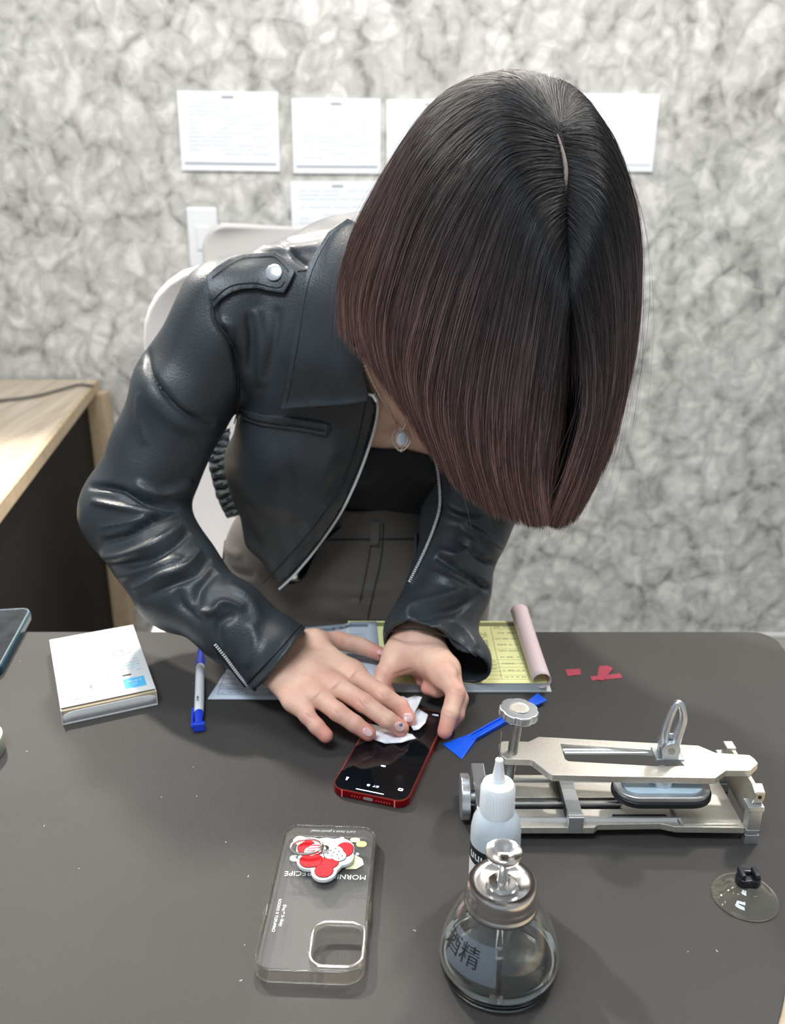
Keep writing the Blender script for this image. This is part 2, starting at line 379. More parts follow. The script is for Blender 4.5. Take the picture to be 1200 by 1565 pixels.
text_mesh('printed_text', 'MADE IN CHINA', .0032, inkd, bx, (-.026, -.066, bh+.0001))
bc = MB(); x = -.037
while x < -.019:
    w1 = r_.choice((.0003, .0006, .0010)); bc.box(x, x+w1, .052, .060, bh, bh+.0002); x += w1+r_.choice((.0003, .0007, .0012))
tag(bc.build('barcode', ink, bx, smooth=False), kind='stuff')
text_mesh('printed_text', '0 4 8 1 0 0', .0032, ink, bx, (-.028, .0485, bh+.0001))

# blue and white pen
pa, pb = T(307, 992, .005), T(303.5, 1112, .005)
pl = np.linalg.norm((pa-pb)[:2]); ang = math.atan2((pa-pb)[1], (pa-pb)[0])
pn = empty('ballpoint_pen', ((pa[0]+pb[0])/2, (pa[1]+pb[1])/2, TZ), ang, 'white ballpoint pen with blue cap and blue clip on the mat', 'pen')
RX = Matrix.Rotation(math.pi/2, 4, 'Y'); pr = .0050
blue = mat('pen_blue', (.02, .06, .62), .25); pwh = mat('pen_white', (.80, .81, .83), .3)
def pen_part(name, prof, m):
    b_ = MB().lathe(prof, 24); b_.xf(Matrix.Translation((0, 0, pr)) @ RX); return b_.build(name, m, pn)
pen_part('barrel', [(0, -.055), (.0049, -.055), (.0050, -.05), (.0050, .044), (0, .0442)], pwh)
pen_part('cap', [(.0052, .040), (.0053, .043), (.0050, .058), (.0043, .060), (.0040, .078), (.0022, .0805), (0, .081)], blue)
pen_part('end_plug', [(0, -.0815), (.0036, -.081), (.0040, -.077), (.0042, -.065), (.0050, -.060), (.0050, -.0552), (0, -.0550)], blue)
cl = MB(); cl.box(-.083, -.078, -.0062, .0052, .001, .0098); cl.box(-.080, -.045, .0052, .0075, .0035, .0066)
cl.build('clip', blue, pn, bev=.0007)
text_mesh('printed_text', 'Ball 0.7', .0034, inkd, pn, (-.035, .0012, 2*pr+.00005), (0, 0, math.pi))

# receipt book: yellow page, rolled pink page, blue-grey sheet on the left
rb = empty('receipt_book', T(700, 1000), 0, 'open receipt book with yellow page and rolled up pink page under the left sleeve', 'book')
Yc = [T(540, 943, .0), T(812, 944, .0), T(838, 1056, .0), T(596, 1056, .0)]
x0, x1 = -.055, .163
ywl = mat('yellow_paper', (.88, .88, .42), .6); pgs = mat('page_block', (.62, .66, .70), .6); pnk = mat('pink_paper', (.84, .66, .68), .55)
yb0, yb1 = T(700, 1058)[1], .968
bkp = [(x0, yb0), (x1+.008, yb0), (x1+.006, yb1), (x0, yb1)]
MB().prism(bkp, TZ, TZ+.0012).build('back_cover', mat('cover_grey', (.6, .62, .62), .6), rb, smooth=False, world=True)
MB().prism([(x0+.001, yb0+.001), (x1+.003, yb0+.001), (x1+.002, yb1-.001), (x0+.001, yb1-.001)], TZ+.0012, TZ+.0105).build('page_block', pgs, rb, smooth=False, world=True)
MB().prism([(x0+.0005, yb0+.0005), (x1+.0035, yb0+.0005), (x1+.0025, yb1+.004), (x0+.0005, yb1+.004)], TZ+.0105, TZ+.0110).build('yellow_page', ywl, rb, smooth=False, world=True)
yp = MB(); zt = TZ+.0110
olive = mat('olive_print', (.22, .23, .10), .7)
def ybox(x0_, x1_, y0_, y1_): yp.box(x0_, x1_, y0_, y1_, zt, zt+.0001)
ybox(x0+.005, x1-.012, yb1-.010, yb1+.000); 
for xx in (.045, .118, .148): ybox(xx, xx+.0005, yb0+.010, yb1-.012)
for k in range(6): ybox(.045, .150, yb0+.008+k*.0085, yb0+.0083+k*.0085)
for k in range(3): ybox(.118, .148, yb0+.075+k*.025, yb0+.0753+k*.025)
tag(yp.build('printed_table', olive, rb, smooth=False, world=True), kind='stuff')
rb2 = empty('tmp', (0, 0, 0)); 
def rb_lines(x0_, x1_, y0_, y1_, n, fill, th):
    mb = MB()
    for i in range(n):
        y = y0_+(y1_-y0_)*i/max(1, n-1); x = x0_
        while x < x1_:
            l_ = r_.uniform(.001, .003)
            if r_.random() < fill: mb.box(x, min(x+l_, x1_), y, y+th, zt+.0001, zt+.0002)
            x += l_+.0008
    tag(mb.build('printed_text', olive, rb, smooth=False, world=True), kind='stuff')
bpy.data.objects.remove(rb2)
rb_lines(.060, .112, yb1-.078, yb1-.028, 14, .8, .0018)
for k in range(9): rb_lines(.122, .145, yb0+.012+k*.0145, yb0+.0121+k*.0145, 1, .8, .0016)
for k in range(3): rb_lines(.085, .116, yb0+.030+k*.008, yb0+.0301+k*.008, 1, .7, .0014)
rb_lines(.046, .078, yb0+.004, yb0+.0041, 1, .9, .003)
# rolled pink page: half tube along the right side
rl = MB(); sec = []
for k in range(19):
    a = math.radians(-110 + 290*k/18); sec.append((math.cos(a)*(.0100 if k > 3 else .0085), math.sin(a)*.0085))
ys = np.linspace(yb0-.001, yb1+.012, 16)
for j, y in enumerate(ys):
    f2 = j/15; cx = x1-.003 - .004*f2; cz = TZ+.0145+.006*f2**2; sc_ = 1.0+.10*f2
    for (sx, sz) in sec: rl.v.append((cx+sx*sc_*.95, y, cz+sz*sc_))
m_ = len(sec)
rl.f = [(j*m_+k, j*m_+k+1, (j+1)*m_+k+1, (j+1)*m_+k) for j in range(15) for k in range(m_-1)]
o = rl.build('rolled_pink_page', pnk, rb, world=True); s_ = o.modifiers.new('s', 'SOLIDIFY'); s_.thickness = .0004
# blue-grey sheet resting left, raised at the back
gs = empty('receipt_sheet', T(450, 1030), 0, 'pale blue-grey printed form sheet under the right hand beside the pen', 'paper')
gm = mat('bluegrey_sheet', (.56, .62, .70), .55)
g = MB(); NX, NY = 16, 14
for j in range(NY):
    for i in range(NX):
        u, v = i/(NX-1), j/(NY-1)
        xa = -.1955+.2*u*.93; ya = .8105+.0*u
        xb = -.176+.176*u*.86+.005; yb_ = .968
        x = xa+(xb-xa)*v; y = ya+(yb_-ya)*v
        h = .0020 + .014*max(0, u-.25)*v**1.5
        if x > x0-.012: h = max(h, .0122 if x > x0-.003 else .009)
        g.v.append((x, y, TZ+h))
g.f = [(j*NX+i, j*NX+i+1, (j+1)*NX+i+1, (j+1)*NX+i) for j in range(NY-1) for i in range(NX-1)]
gso = g.build('sheet', gm, gs, world=True); s_ = gso.modifiers.new('s', 'SOLIDIFY'); s_.thickness = .0016; s_.offset = -1
gl = MB()
def gbox(xa, xb, ya, yb_, z=TZ+.0021): gl.box(xa, xb, ya, yb_, z, z+.0001)
gbox(-.187, -.1865, .818, .90); 
for k in range(5): gbox(-.187, -.105, .818+k*.011, .8184+k*.011)
for k in range(9): gbox(-.184+k*.0085, -.1805+k*.0085, .8205+.001*(k % 3), .8212+.001*(k % 3))
gbox(-.168, -.154, .8445, .8460); gbox(-.104, -.0985, .8125, .8155)
tag(gl.build('printed_table', mat('sheet_print', (.14, .16, .2), .7), gs, smooth=False, world=True), kind='stuff')
gl = MB()
# printed band near the top edge, following the raised sheet
def sheet_z(u, v):
    xa = -.1955+.2*u*.93; xb = -.176+.176*u*.86+.005; x = xa+(xb-xa)*v; y = .8105+(.968-.8105)*v
    h = .0020+.014*max(0, u-.25)*v**1.5
    if x > x0-.012: h = max(h, .0122 if x > x0-.003 else .009)
    return (x, y, TZ+h+.0003)
def strip(u0, u1, v0, v1, n=10):
    b0 = len(gl.v)
    for k in range(n+1):
        u = u0+(u1-u0)*k/n
        gl.v.append(sheet_z(u, v0)); gl.v.append(sheet_z(u, v1))
    gl.f += [(b0+2*k, b0+2*k+2, b0+2*k+3, b0+2*k+1) for k in range(n)]
for q in range(4): strip(.45, .93, .955-.012*q, .948-.012*q)
for q in range(7): strip(.66, .90, .40+.065*q, .403+.065*q, 6)
strip(.655, .66, .3, .92, 2)
tag(gl.build('printed_header', mat('sheet_print'), gs, smooth=False, world=True), kind='stuff')

# ---------------------------------------------------------------- red phone
pa_, pb_ = T(505, 1200, .008), T(622, 1230, .008); pc_ = T(675, 1080, .008)
pang = math.radians(-17.5); PWD, PLN, PTH = .0715, .1467, .0078
ax = np.array([math.cos(pang), math.sin(pang)]); ay = np.array([-ax[1], ax[0]])
pcen = (pa_[:2]+pb_[:2])/2 + ay*PLN/2
ph = empty('smartphone', (pcen[0], pcen[1], TZ), pang, 'red smartphone with lit black screen lying on the mat between the hands', 'phone')
redm = mat('red_metal', (.50, .012, .020), .28, .85); redl = mat('red_edge', (.75, .16, .12), .2, .9)
MB().prism(rrect(PWD, PLN, .011, 8), .0004, PTH-.0004).build('phone_body', redm, ph, bev=.0006)
MB().ring(rrect(PWD-.0004, PLN-.0004, .0108, 8), rrect(PWD-.0026, PLN-.0026, .0098, 8), PTH-.0008, PTH).build('bezel_edge', redl, ph, smooth=False)
scr = mat('screen_glass', (.004, .005, .007), .06, spec=.6)
MB().prism(rrect(PWD-.0026, PLN-.0026, .0098, 8), PTH-.0008, PTH+.0001).build('screen', scr, ph, smooth=False)
ui = mat('screen_ui', (.7, .75, .9), .4, emit=(.65, .72, .95, 1.1)); zs = PTH+.0002
so = ph
MB().prism(rrect(.026, .0009, .0004, 3, 0, -PLN/2+.0048), zs, zs+.0001).build('home_bar', ui, so, smooth=False)
MB().box(-.0262, -.0247, -.0595, -.0555, zs, zs+.0001).box(-.0267, -.0242, -.0562, -.0552, zs, zs+.0001).build('torch_icon', ui, so, smooth=False)
MB().ring(rrect(.0044, .0034, .0008, 3, .0252, -.0578), rrect(.0020, .0018, .0008, 3, .0252, -.0578), zs, zs+.0001).build('camera_icon', ui, so, smooth=False)
MB().prism(rrect(.0028, .0028, .0013, 4, -.004, -.0605), zs, zs+.0001).build('status_icon', ui, so, smooth=False)
text_mesh('screen_text', '上滑', .0030, ui, so, (.0028, -.0605, zs), ext=.00003)
text_mesh('screen_text', '100%', .0032, ui, so, (.024, .066, zs), ext=.00003)
MB().prism(rrect(.0045, .002, .0009, 4, .0, -.030), zs, zs+.0001).build('page_dot', ui, so, smooth=False)
lt = MB(); lt.prism(rrect(.0092, .0030, .0014, 5), -.0003, .0002)
lt.xf(Matrix.Translation((0, -PLN/2, PTH*.45)) @ Matrix.Rotation(math.pi/2, 4, 'X')).build('charging_port', mat('port_metal', (.75, .72, .70), .3, .8), ph, smooth=False)
hl = MB()
for k in list(range(-6, -2))+list(range(3, 9)):
    q = MB().lathe([(0, 0), (.0006, 0), (.0006, .0004), (0, .0004)], 8); q.xf(Matrix.Translation((k*.0025+.0015*(1 if k < 0 else -1)*0, -PLN/2-.0002, PTH*.45)) @ Matrix.Rotation(math.pi/2, 4, 'X')); hl.add(q.v, q.f)
tag(hl.build('speaker_holes', mat('hole_pale', (.55, .10, .09), .4), ph, smooth=False), kind='stuff')
for x in (-.0245, .0245): MB().box(x-.0006, x+.0006, -PLN/2-.0003, -PLN/2+.0004, .0005, PTH-.0006).build('antenna_band', mat('band_red', (.75, .20, .16), .4), ph, smooth=False)
for y, l_ in ((.028, .010), (.010, .009)): MB().box(PWD/2-.0002, PWD/2+.0004, y-l_/2, y+l_/2, .0025, .0052).build('side_button', redm, ph, bev=.0003)

# ---------------------------------------------------------------- clear phone case
ca = [T(426, 1275, .011), T(568, 1280, .011), T(560, 1482, .011), T(396, 1478, .011)]
cw, cl_, chh = .0765, .1475, .0115
cy_near = T(478, 1503, .0)[1]; cang = math.radians(-2.6)
cc = np.array([-.0545, cy_near + cl_/2 - .001])
pc = empty('phone_case', (cc[0], cc[1], TZ), cang, 'clear plastic phone case with a red and white grip and printed lettering', 'phone case')
clear = mat('clear_plastic', (.9, .9, .88), .3, alpha=.035); clear2 = mat('clear_rim', (.96, .93, .86), .07, trans=.97, ior=1.45)
out = rrect(cw, cl_, .013, 8); inn = rrect(cw-.0050, cl_-.0050, .0108, 8)
# bumper rim: tall wall with rounded corners
rim = MB().ring(out, inn, 0.0, chh).build('bumper_rim', clear2, pc, bev=.0012, seg=3)
cx_, cyy = .0185, -.0500; hol = rrect(.034, .036, .009, 8, cx_, cyy)
# back panel with camera hole
def plate_with_hole(outer, inner, z0, z1):
    vs = [Vector(p) for p in outer]+[Vector(p) for p in inner]; n1, n2 = len(outer), len(inner)
    ed = [(i, (i+1) % n1) for i in range(n1)]+[(n1+i, n1+(i+1) % n2) for i in range(n2)]
    v2, e2, f2, *_ = delaunay_2d_cdt(vs, ed, [list(range(n1)), list(range(n1, n1+n2))], 0, 1e-7)
    return v2, f2
v2, _, f2, *_r = delaunay_2d_cdt([Vector(p) for p in inn]+[Vector(p) for p in hol], [(i, (i+1) % len(inn)) for i in range(len(inn))]+[(len(inn)+i, len(inn)+(i+1) % len(hol)) for i in range(len(hol))], [], 1, 1e-7)
def inside(p, poly):
    c = False; n_ = len(poly)
    for i in range(n_):
        a, b = poly[i], poly[(i+1) % n_]
        if (a[1] > p[1]) != (b[1] > p[1]) and p[0] < (b[0]-a[0])*(p[1]-a[1])/(b[1]-a[1])+a[0]: c = not c
    return c
f2 = [f for f in f2 if not inside((sum(v2[i][0] for i in f)/len(f), sum(v2[i][1] for i in f)/len(f)), hol)]
zt_ = chh-.0016
o = mk('back_panel', [(v[0], v[1], zt_) for v in v2], f2, clear, pc, smooth=False); s_ = o.modifiers.new('s', 'SOLIDIFY'); s_.thickness = .0009
MB().ring(rrect(.0395, .0415, .0115, 8, cx_, cyy), hol, chh-.0026, chh+.0016).build('camera_frame', clear2, pc, bev=.0011, seg=3)
for s_x, ylist in ((-1, ((-.018, .012), (-.0345, .012), (.004, .006))), (1, ((-.015, .018),))):
    for (yy, l_) in ylist: MB().box(s_x*cw/2-.0011, s_x*cw/2+.0011, yy-l_/2, yy+l_/2, .003, chh-.002).build('button_cover', clear2, pc, bev=.0008)
wi = mat('white_ink'); zp = chh-.0014
text_mesh('case_lettering', 'MORNING', .0070, mat('silver_ink', (.55, .56, .55), .4), pc, (.0170, .0165, zp), (0, 0, math.pi))
text_mesh('case_lettering', 'RECIPE', .0070, mat('silver_ink'), pc, (-.0195, .0185, zp), (0, 0, math.pi+.05))
text_mesh('case_lettering', "Let's have a good meal", .0040, mat('silver_ink'), pc, (.003, .0670, zp), (0, 0, math.pi), shear=.4)
text_mesh('case_lettering', 'KOOKO X TOFUMACI', .0031, wi, pc, (-.0290, -.024, zp), (0, 0, math.pi/2+math.pi))
text_mesh('case_lettering', "(Day.** S~'daily)", .0031, wi, pc, (-.0245, -.024, zp), (0, 0, math.pi/2+math.pi))
# printed food shapes on the case
cream = mat('cream_ink', (.83, .80, .50), .5); yel = mat('yellow_ink', (.86, .80, .30), .5)
def pr_(pts, m, z=zp, name='printed_shape'): MB().prism(pts, z, z+.0002).build(name, m, pc, smooth=False)
pr_(cr([(-.026, .060), (-.029, .055), (-.025, .050), (-.017, .0475), (-.008, .0475), (-.001, .053), (-.012, .0555), (-.021, .0595), (-.026, .060)], 24)[:-1].tolist()[::1], cream)
pr_([(.001, .0525), (.0035, .051), (.0125, .0595), (.0105, .061)], wi)
pr_([(.010, .053), (.012, .046), (.020, .046), (.021, .052)], wi)
pr_(rrect(.0085, .0065, .0031, 5, .0270, .053), yel); pr_(rrect(.008, .0050, .0024, 5, .0215, .0575), cream)
pr_([(.015, .036), (.017, .0245), (.025, .025), (.0305, .030), (.029, .036), (.021, .042)], cream)
pr_(rrect(.003, .003, .0014, 4, .0210, .0435), wi); pr_(rrect(.003, .003, .0014, 4, .0245, .0415), mat('lilac_ink', (.6, .58, .8), .5))
pr_(rrect(.011, .007, .0034, 5, -.023, .0345), mat('mint_ink', (.60, .72, .64), .5))
# grip: generic red and white lobed plaque with a metal ring
gr = MB(); zg = chh
def blob(cs, n=72, grow=0.0):
    pts = []
    cx0 = sum(c[0] for c in cs)/len(cs); cy0 = sum(c[1] for c in cs)/len(cs)
    for k in range(n):
        a = 2*math.pi*k/n; d = Vector((math.cos(a), math.sin(a))); best = 0
        for (x, y, r) in cs:
            f = Vector((x-cx0, y-cy0)); b = f.dot(d); q = b*b-(f.length_squared-(r+grow)**2)
            if q > 0: best = max(best, b+math.sqrt(q))
        pts.append((cx0+d.x*best, cy0+d.y*best))
    return pts
lobes = [(-.0125, .0415, .0095), (.0100, .0415, .0100), (-.0115, .0280, .0080), (.0130, .0330, .0075), (.0010, .0170, .0078), (-.0010, .040, .0115), (.0020, .026, .0100)]
MB().prism(blob(lobes, 90, .0022), zg+.0004, zg+.0036).build('grip_plate', mat('grip_white', (.80, .80, .79), .6, spec=.2), pc, bev=.0006)
redp = mat('grip_red', (.80, .02, .03), .6, spec=.2); zg2 = zg+.0036; outl = mat('grip_outline', (.04, .01, .01), .7, spec=.2)
def shape(pts, m, z=0.0): MB().prism(pts, zg2+z, zg2+z+.0003).build('grip_motif', m, pc, smooth=False)
for cs in ([(-.0118, .0265, .0072), (-.0085, .0270, .0070)], [(.0010, .0165, .0070), (.0045, .0260, .0068)], [(-.0165, .0405, .0062), (-.0150, .0440, .0050)], [(.0150, .0420, .0062), (.0150, .0385, .0060)]):
    shape(blob(cs, 40, .0005), outl); shape(blob(cs, 40), redp, .0002)
wht = mat('grip_white')
shape(blob([(-.0075, .0400, .0060), (-.0120, .0365, .0050)], 40, .0004), outl, .0002); shape(blob([(-.0075, .0400, .0060), (-.0120, .0365, .0050)], 40), wht, .0004)
for k in range(4): shape([(-.0160+.0008*k, .0335+.0028*k), (-.0035, .0350+.0028*k), (-.0035, .0361+.0028*k), (-.0160+.0008*k, .0346+.0028*k)], mat('grip_pink', (.80, .16, .22), .7, spec=.2), .0006)
shape(blob([(.0075, .0370, .0062), (.0110, .0325, .0055), (.0040, .0340, .0050)], 48, .0004), outl, .0002); shape(blob([(.0075, .0370, .0062), (.0110, .0325, .0055), (.0040, .0340, .0050)], 48), wht, .0004)
for (x, y) in ((.004, .038), (.0075, .0405), (.0105, .0375), (.0065, .0360), (.0095, .0335), (.0135, .0325), (.0110, .0295), (.0055, .0320), (.0020, .0345)): shape(rrect(.0012, .0012, .0005, 3, x, y), inkd, .0006)
rg = MB(); rg.tube([(-.0155+.0125*math.cos(a), .0385+.0088*math.sin(a), zg2+.0035+.0012*math.cos(a)) for a in np.linspace(0, 2*math.pi, 40, endpoint=False)], .0013, 10, True)
steel = mat('steel', (.62, .60, .56), .22, 1.0)
rg.build('finger_ring', steel, pc)
MB().lathe([(0, 0), (.0035, 0), (.0038, .0006), (.0036, .0022), (.0022, .0030), (0, .0031)], 24, (-.0010, .0385, zg2+.0003)).build('ring_hinge', steel, pc)

# ---------------------------------------------------------------- phone in a teal case at the left edge
lang = math.atan2(.150, -.021); lp_c = np.array([-.444, .930]) + np.array([-.0385, -.004])
lp = empty('smartphone', (lp_c[0], lp_c[1], TZ), math.radians(8), 'dark phone in a teal case at the left edge of the picture, behind the box', 'phone')
MB().prism(rrect(.077, .155, .013, 7), .0, .0105).build('case', mat('teal_case', (.005, .07, .11), .3), lp, bev=.0015, seg=3)
MB().ring(rrect(.0745, .1525, .012, 7), rrect(.0715, .1495, .0105, 7), .0105, .0122).build('case_lip', mat('clear_lip', (.35, .42, .44), .15, trans=.3), lp, bev=.0004)
MB().prism(rrect(.0713, .1493, .0104, 7), .0105, .0112).build('screen', mat('screen_grey', (.035, .04, .045), .12, var=.5, vscale=60), lp, smooth=False)
# tape roll at the left edge
tr = empty('tape_roll', (-.4045, .713, TZ), 0, 'pale greenish tape roll just entering the picture at the left edge', 'tape roll')
MB().lathe([(.013, 0), (.032, 0), (.0325, .001), (.0325, .017), (.032, .018), (.013, .018), (.013, 0)], 48, caps=False).build('tape', mat('tape_green', (.50, .54, .44), .35, trans=.2), tr)
MB().lathe([(.0115, -.0), (.0129, -.0), (.0129, .0182), (.0115, .0182), (.0115, 0)], 40, caps=False).build('core', mat('card_core', (.45, .38, .28), .8), tr)

# ---------------------------------------------------------------- blue opening tool
blp = mat('tool_blue', (.008, .10, .70), .3)
A_ = T(833, 1064, .004); B_ = T(700, 1140, .003)
ang = math.atan2((A_-B_)[1], (A_-B_)[0]); L_ = np.linalg.norm((A_-B_)[:2])
sp = empty('opening_tool', (B_[0], B_[1], TZ), ang, 'blue plastic opening tool with a fan shaped end, tucked under the silver knob', 'tool')
MB().prism([(.020, -.0042), (L_-.024, -.0048), (L_-.024, .0048), (.020, .0042)], .0006, .0030).build('handle', blp, sp, bev=.0006)
MB().box(.016, L_-.026, -.0045, -.0030, .0025, .0052).box(.016, L_-.026, .0030, .0045, .0025, .0052).build('handle_rib', blp, sp, bev=.0004)
hd = MB(); hd.v = [(-.010, -.0150, 0), (-.006, .0150, 0), (.021, .0045, 0), (.021, -.0045, 0), (-.0105, -.0150, .0008), (-.0065, .0150, .0008), (.021, .0045, .0050), (.021, -.0045, .0050)]
hd.f = [(3, 2, 1, 0), (4, 5, 6, 7), (0, 1, 5, 4), (1, 2, 6, 5), (2, 3, 7, 6), (3, 0, 4, 7)]
hd.build('fan_head', blp, sp, bev=.0005)
bt = MB(); bt.v = [(L_-.026, -.0048, .0006), (L_-.026, .0048, .0006), (L_-.003, .0075, .0045), (L_-.006, -.0075, .0045), (L_-.026, -.0048, .0048), (L_-.026, .0048, .0048), (L_-.003, .0078, .0056), (L_-.006, -.0078, .0056)]
bt.f = [(3, 2, 1, 0), (4, 5, 6, 7), (0, 1, 5, 4), (1, 2, 6, 5), (2, 3, 7, 6), (3, 0, 4, 7)]
bt.build('pry_blade', blp, sp, bev=.0004)

# ---------------------------------------------------------------- silver clamp for phone screens
alu = mat('sandblasted_aluminium', (.74, .70, .62), .42, .85, bump=.25, bscale=1400, var=.08, vscale=400)
alus = mat('polished_aluminium', (.66, .68, .70), .34, .9); stl = mat('threaded_steel', (.45, .44, .42), .3, 1.0); blk = mat('black_rubber', (.012, .013, .016), .45)
K = empty('screen_clamp', (.19, .628, TZ), 0, 'silver metal screen repair clamp with hinged arm and screw knob', 'clamp')
def kx(pxs, h): return [tuple(T(x, y, h)[:2]) for x, y in pxs]
BX0, BX1, BY0, BY1 = .079, .290, .594, .664
zb0, zb1 = TZ+.0085, TZ+.0145
# base frame, front edge stepped, with a long window for the spindle
fr = [(BX0, BY0), (.166, BY0), (.170, BY0+.004), (.222, BY0+.005), (.234, BY0+.001), (BX1, BY0+.000), (BX1, BY1), (BX0, BY1)]
win = [(.086, .6175), (.194, .6175), (.194, .6325), (.086, .6325)]
v2, _, f2, *_r = delaunay_2d_cdt([Vector(p) for p in fr+win], [(i, (i+1) % 8) for i in range(8)]+[(8+i, 8+(i+1) % 4) for i in range(4)], [], 1, 1e-7)
f2 = [f for f in f2 if not inside((sum(v2[i][0] for i in f)/len(f), sum(v2[i][1] for i in f)/len(f)), win)]
o = mk('base_plate', [(v[0], v[1], zb1) for v in v2], f2, alu, K, smooth=False, world=True)
s_ = o.modifiers.new('s', 'SOLIDIFY'); s_.thickness = zb1-zb0; s_.offset = -1; bevel(o, .0006, 2)
MB().box(BX0, .240, BY0+.0085, BY0+.0105, zb1-.0002, zb1+.0028).box(BX0, .240, BY1-.010, BY1-.008, zb1-.0002, zb1+.0028).build('guide_rail', alus, K, smooth=False, world=True, bev=.0003)
MB().box(.236, .2365+.001, BY0+.002, BY1-.002, zb1, zb1+.0018).build('stop_ridge', alus, K, smooth=False, world=True)
MB().box(.240, .286, BY0+.002, BY0+.008, zb1-.0002, zb1+.0016).build('front_ledge', alu, K, smooth=False, world=True, bev=.0004)
MB().prism(rrect(.046, .0035, .0017, 4, .207, .6085), zb1, zb1+.0003).build('plate_slot', blk, K, smooth=False, world=True)
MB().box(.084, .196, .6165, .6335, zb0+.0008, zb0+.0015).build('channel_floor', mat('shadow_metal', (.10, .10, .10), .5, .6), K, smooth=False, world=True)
sc = MB().tube([(.060, .625, zb0+.0052), (.196, .625, zb0+.0052)], .0026, 14); sc.build('spindle', stl, K, world=True)
th = MB()
for k in range(90):
    x = .087+k*.0012; q = MB().tube([(x, .625, zb0+.0052), (x+.0005, .625, zb0+.0052)], .0031, 12); th.add(q.v, q.f)
tag(th.build('spindle_thread', stl, K, smooth=False, world=True), kind='stuff')
MB().box(.1445, .1570, BY0+.003, BY1-.001, zb1+.0030, zb1+.0100).box(.1445, .1570, BY0-.0002, BY0+.0032, zb0+.001, zb1+.0100).build('sliding_jaw', alus, K, smooth=False, world=True, bev=.0006)
MB().box(.1435, .1452, BY0+.010, BY1-.001, zb1+.0030, zb1+.0095).build('jaw_pad', blk, K, smooth=False, world=True)
# left end block, side knob
MB().box(.070, .0815, BY0-.001, BY1+.001, zb0-.002, zb1+.012).build('end_block', alus, K, smooth=False, world=True, bev=.0008)
kb = MB(); prof = []
for k in range(48):
    a = 2*math.pi*k/48; prof.append((( .0185+.0009*math.cos(8*a))*math.cos(a), (.0185+.0009*math.cos(8*a))*math.sin(a)))
kb.prism(prof, 0, .0075); kb.xf(Matrix.Translation((.0655, .626, TZ+.0205)) @ Matrix.Rotation(-math.pi/2, 4, 'Y')); kb.build('side_knob', alus, K, world=True, bev=.0008)
MB().tube([(.062, .626, TZ+.0205), (.071, .626, TZ+.0205)], .006, 16).build('knob_shaft', stl, K, world=True)
for (x, y) in ((.076, BY0+.002), (.076, BY1-.006)): MB().box(x-.006, x+.004, y-.002, y+.005, TZ, zb0-.002).build('foot', alus, K, smooth=False, world=True, bev=.0005)
# right end posts
for (y, nm) in ((BY0-.003, 'hinge_post'), (BY1-.006, 'hinge_post')):
    pz = MB(); pz.box(.2900, .3015, y, y+.010, TZ, TZ+.0095); pz.box(.2900, .3010, y, y+.010, TZ+.0100, TZ+.0145); pz.box(.2905, .3010, y, y+.0095, TZ+.0145, TZ+.0330); pz.box(.2885, .3020, y-.0005, y+.0115, TZ+.0325, TZ+.0375)
    pz.build(nm, alus, K, smooth=False, world=True, bev=.0007)
MB().box(.2965, .3005, BY0+.006, BY1-.004, zb1-.002, TZ+.047).build('side_plate', alu, K, smooth=False, world=True, bev=.0008)
br = MB(); br.v = []
prof = [(0, 0), (0, .012), (.002, .017), (.009, .019), (.017, .014), (.017, 0)]
bp_ = MB().prism([(BY0+.001, TZ+.0375), (BY0+.011, TZ+.0375), (BY0+.011, TZ+.050), (BY0+.006, TZ+.0535), (BY0-.0015, TZ+.050), (BY0-.001, TZ+.043)], .2925, .3015)
bp_.v = [(z, x, y) for (x, y, z) in bp_.v]; bp_.build('hinge_bracket', alu, K, smooth=False, world=True, bev=.0009)
for (yy, hh) in ((BY0-.0012, .046),):
    q = MB().tube([(.2970, yy-.0008, TZ+hh), (.2970, yy+.002, TZ+hh)], .0035, 20); q.build('hinge_pin', stl, K, world=True)
    q = MB().tube([(.2970, yy-.0012, TZ+hh), (.2970, yy, TZ+hh)], .0017, 6); q.build('hex_socket', blk, K, world=True)
MB().box(.2925, .3010, BY1-.009, BY1+.002, TZ+.0375, TZ+.049).build('hinge_bracket', alu, K, smooth=False, world=True, bev=.0009)
for (yy) in (.622, .634): MB().lathe([(0, 0), (.0026, 0), (.0026, .004), (0, .004)], 16, (.2955, yy, TZ+.0470)).build('set_screw', alus, K, world=True)
# swinging arm
AH = .053
po = [(190, 225), (203, 214), (215, 213), (295, 215), (330, 198), (740, 220), (895, 229), (955, 254), (1075, 262), (1092, 275), (1105, 292), (1078, 318), (992, 317), (955, 344), (600, 338), (380, 333), (365, 326), (310, 283), (300, 279), (215, 277), (200, 265)]
po = kx([(680+x/2.3077, 1040+y/2.3077) for x, y in po], AH)[::-1]
sl = kx([(680+x/2.3077, 1040+y/2.3077) for x, y in [(407, 222), (722, 244), (800, 250), (845, 300), (757, 302), (436, 284), (424, 276)]], AH)[::-1]
n1, n2 = len(po), len(sl)
v2, _, f2, *_r = delaunay_2d_cdt([Vector(p) for p in po+sl], [(i, (i+1) % n1) for i in range(n1)]+[(n1+i, n1+(i+1) % n2) for i in range(n2)], [], 1, 1e-7)
f2 = [f for f in f2 if not inside((sum(v2[i][0] for i in f)/len(f), sum(v2[i][1] for i in f)/len(f)), sl)]
o = mk('swing_arm', [(v[0], v[1], TZ+AH) for v in v2], f2, alu, K, smooth=False, world=True)
s_ = o.modifiers.new('s', 'SOLIDIFY'); s_.thickness = .0062; s_.offset = -1; bevel(o, .0006, 2)
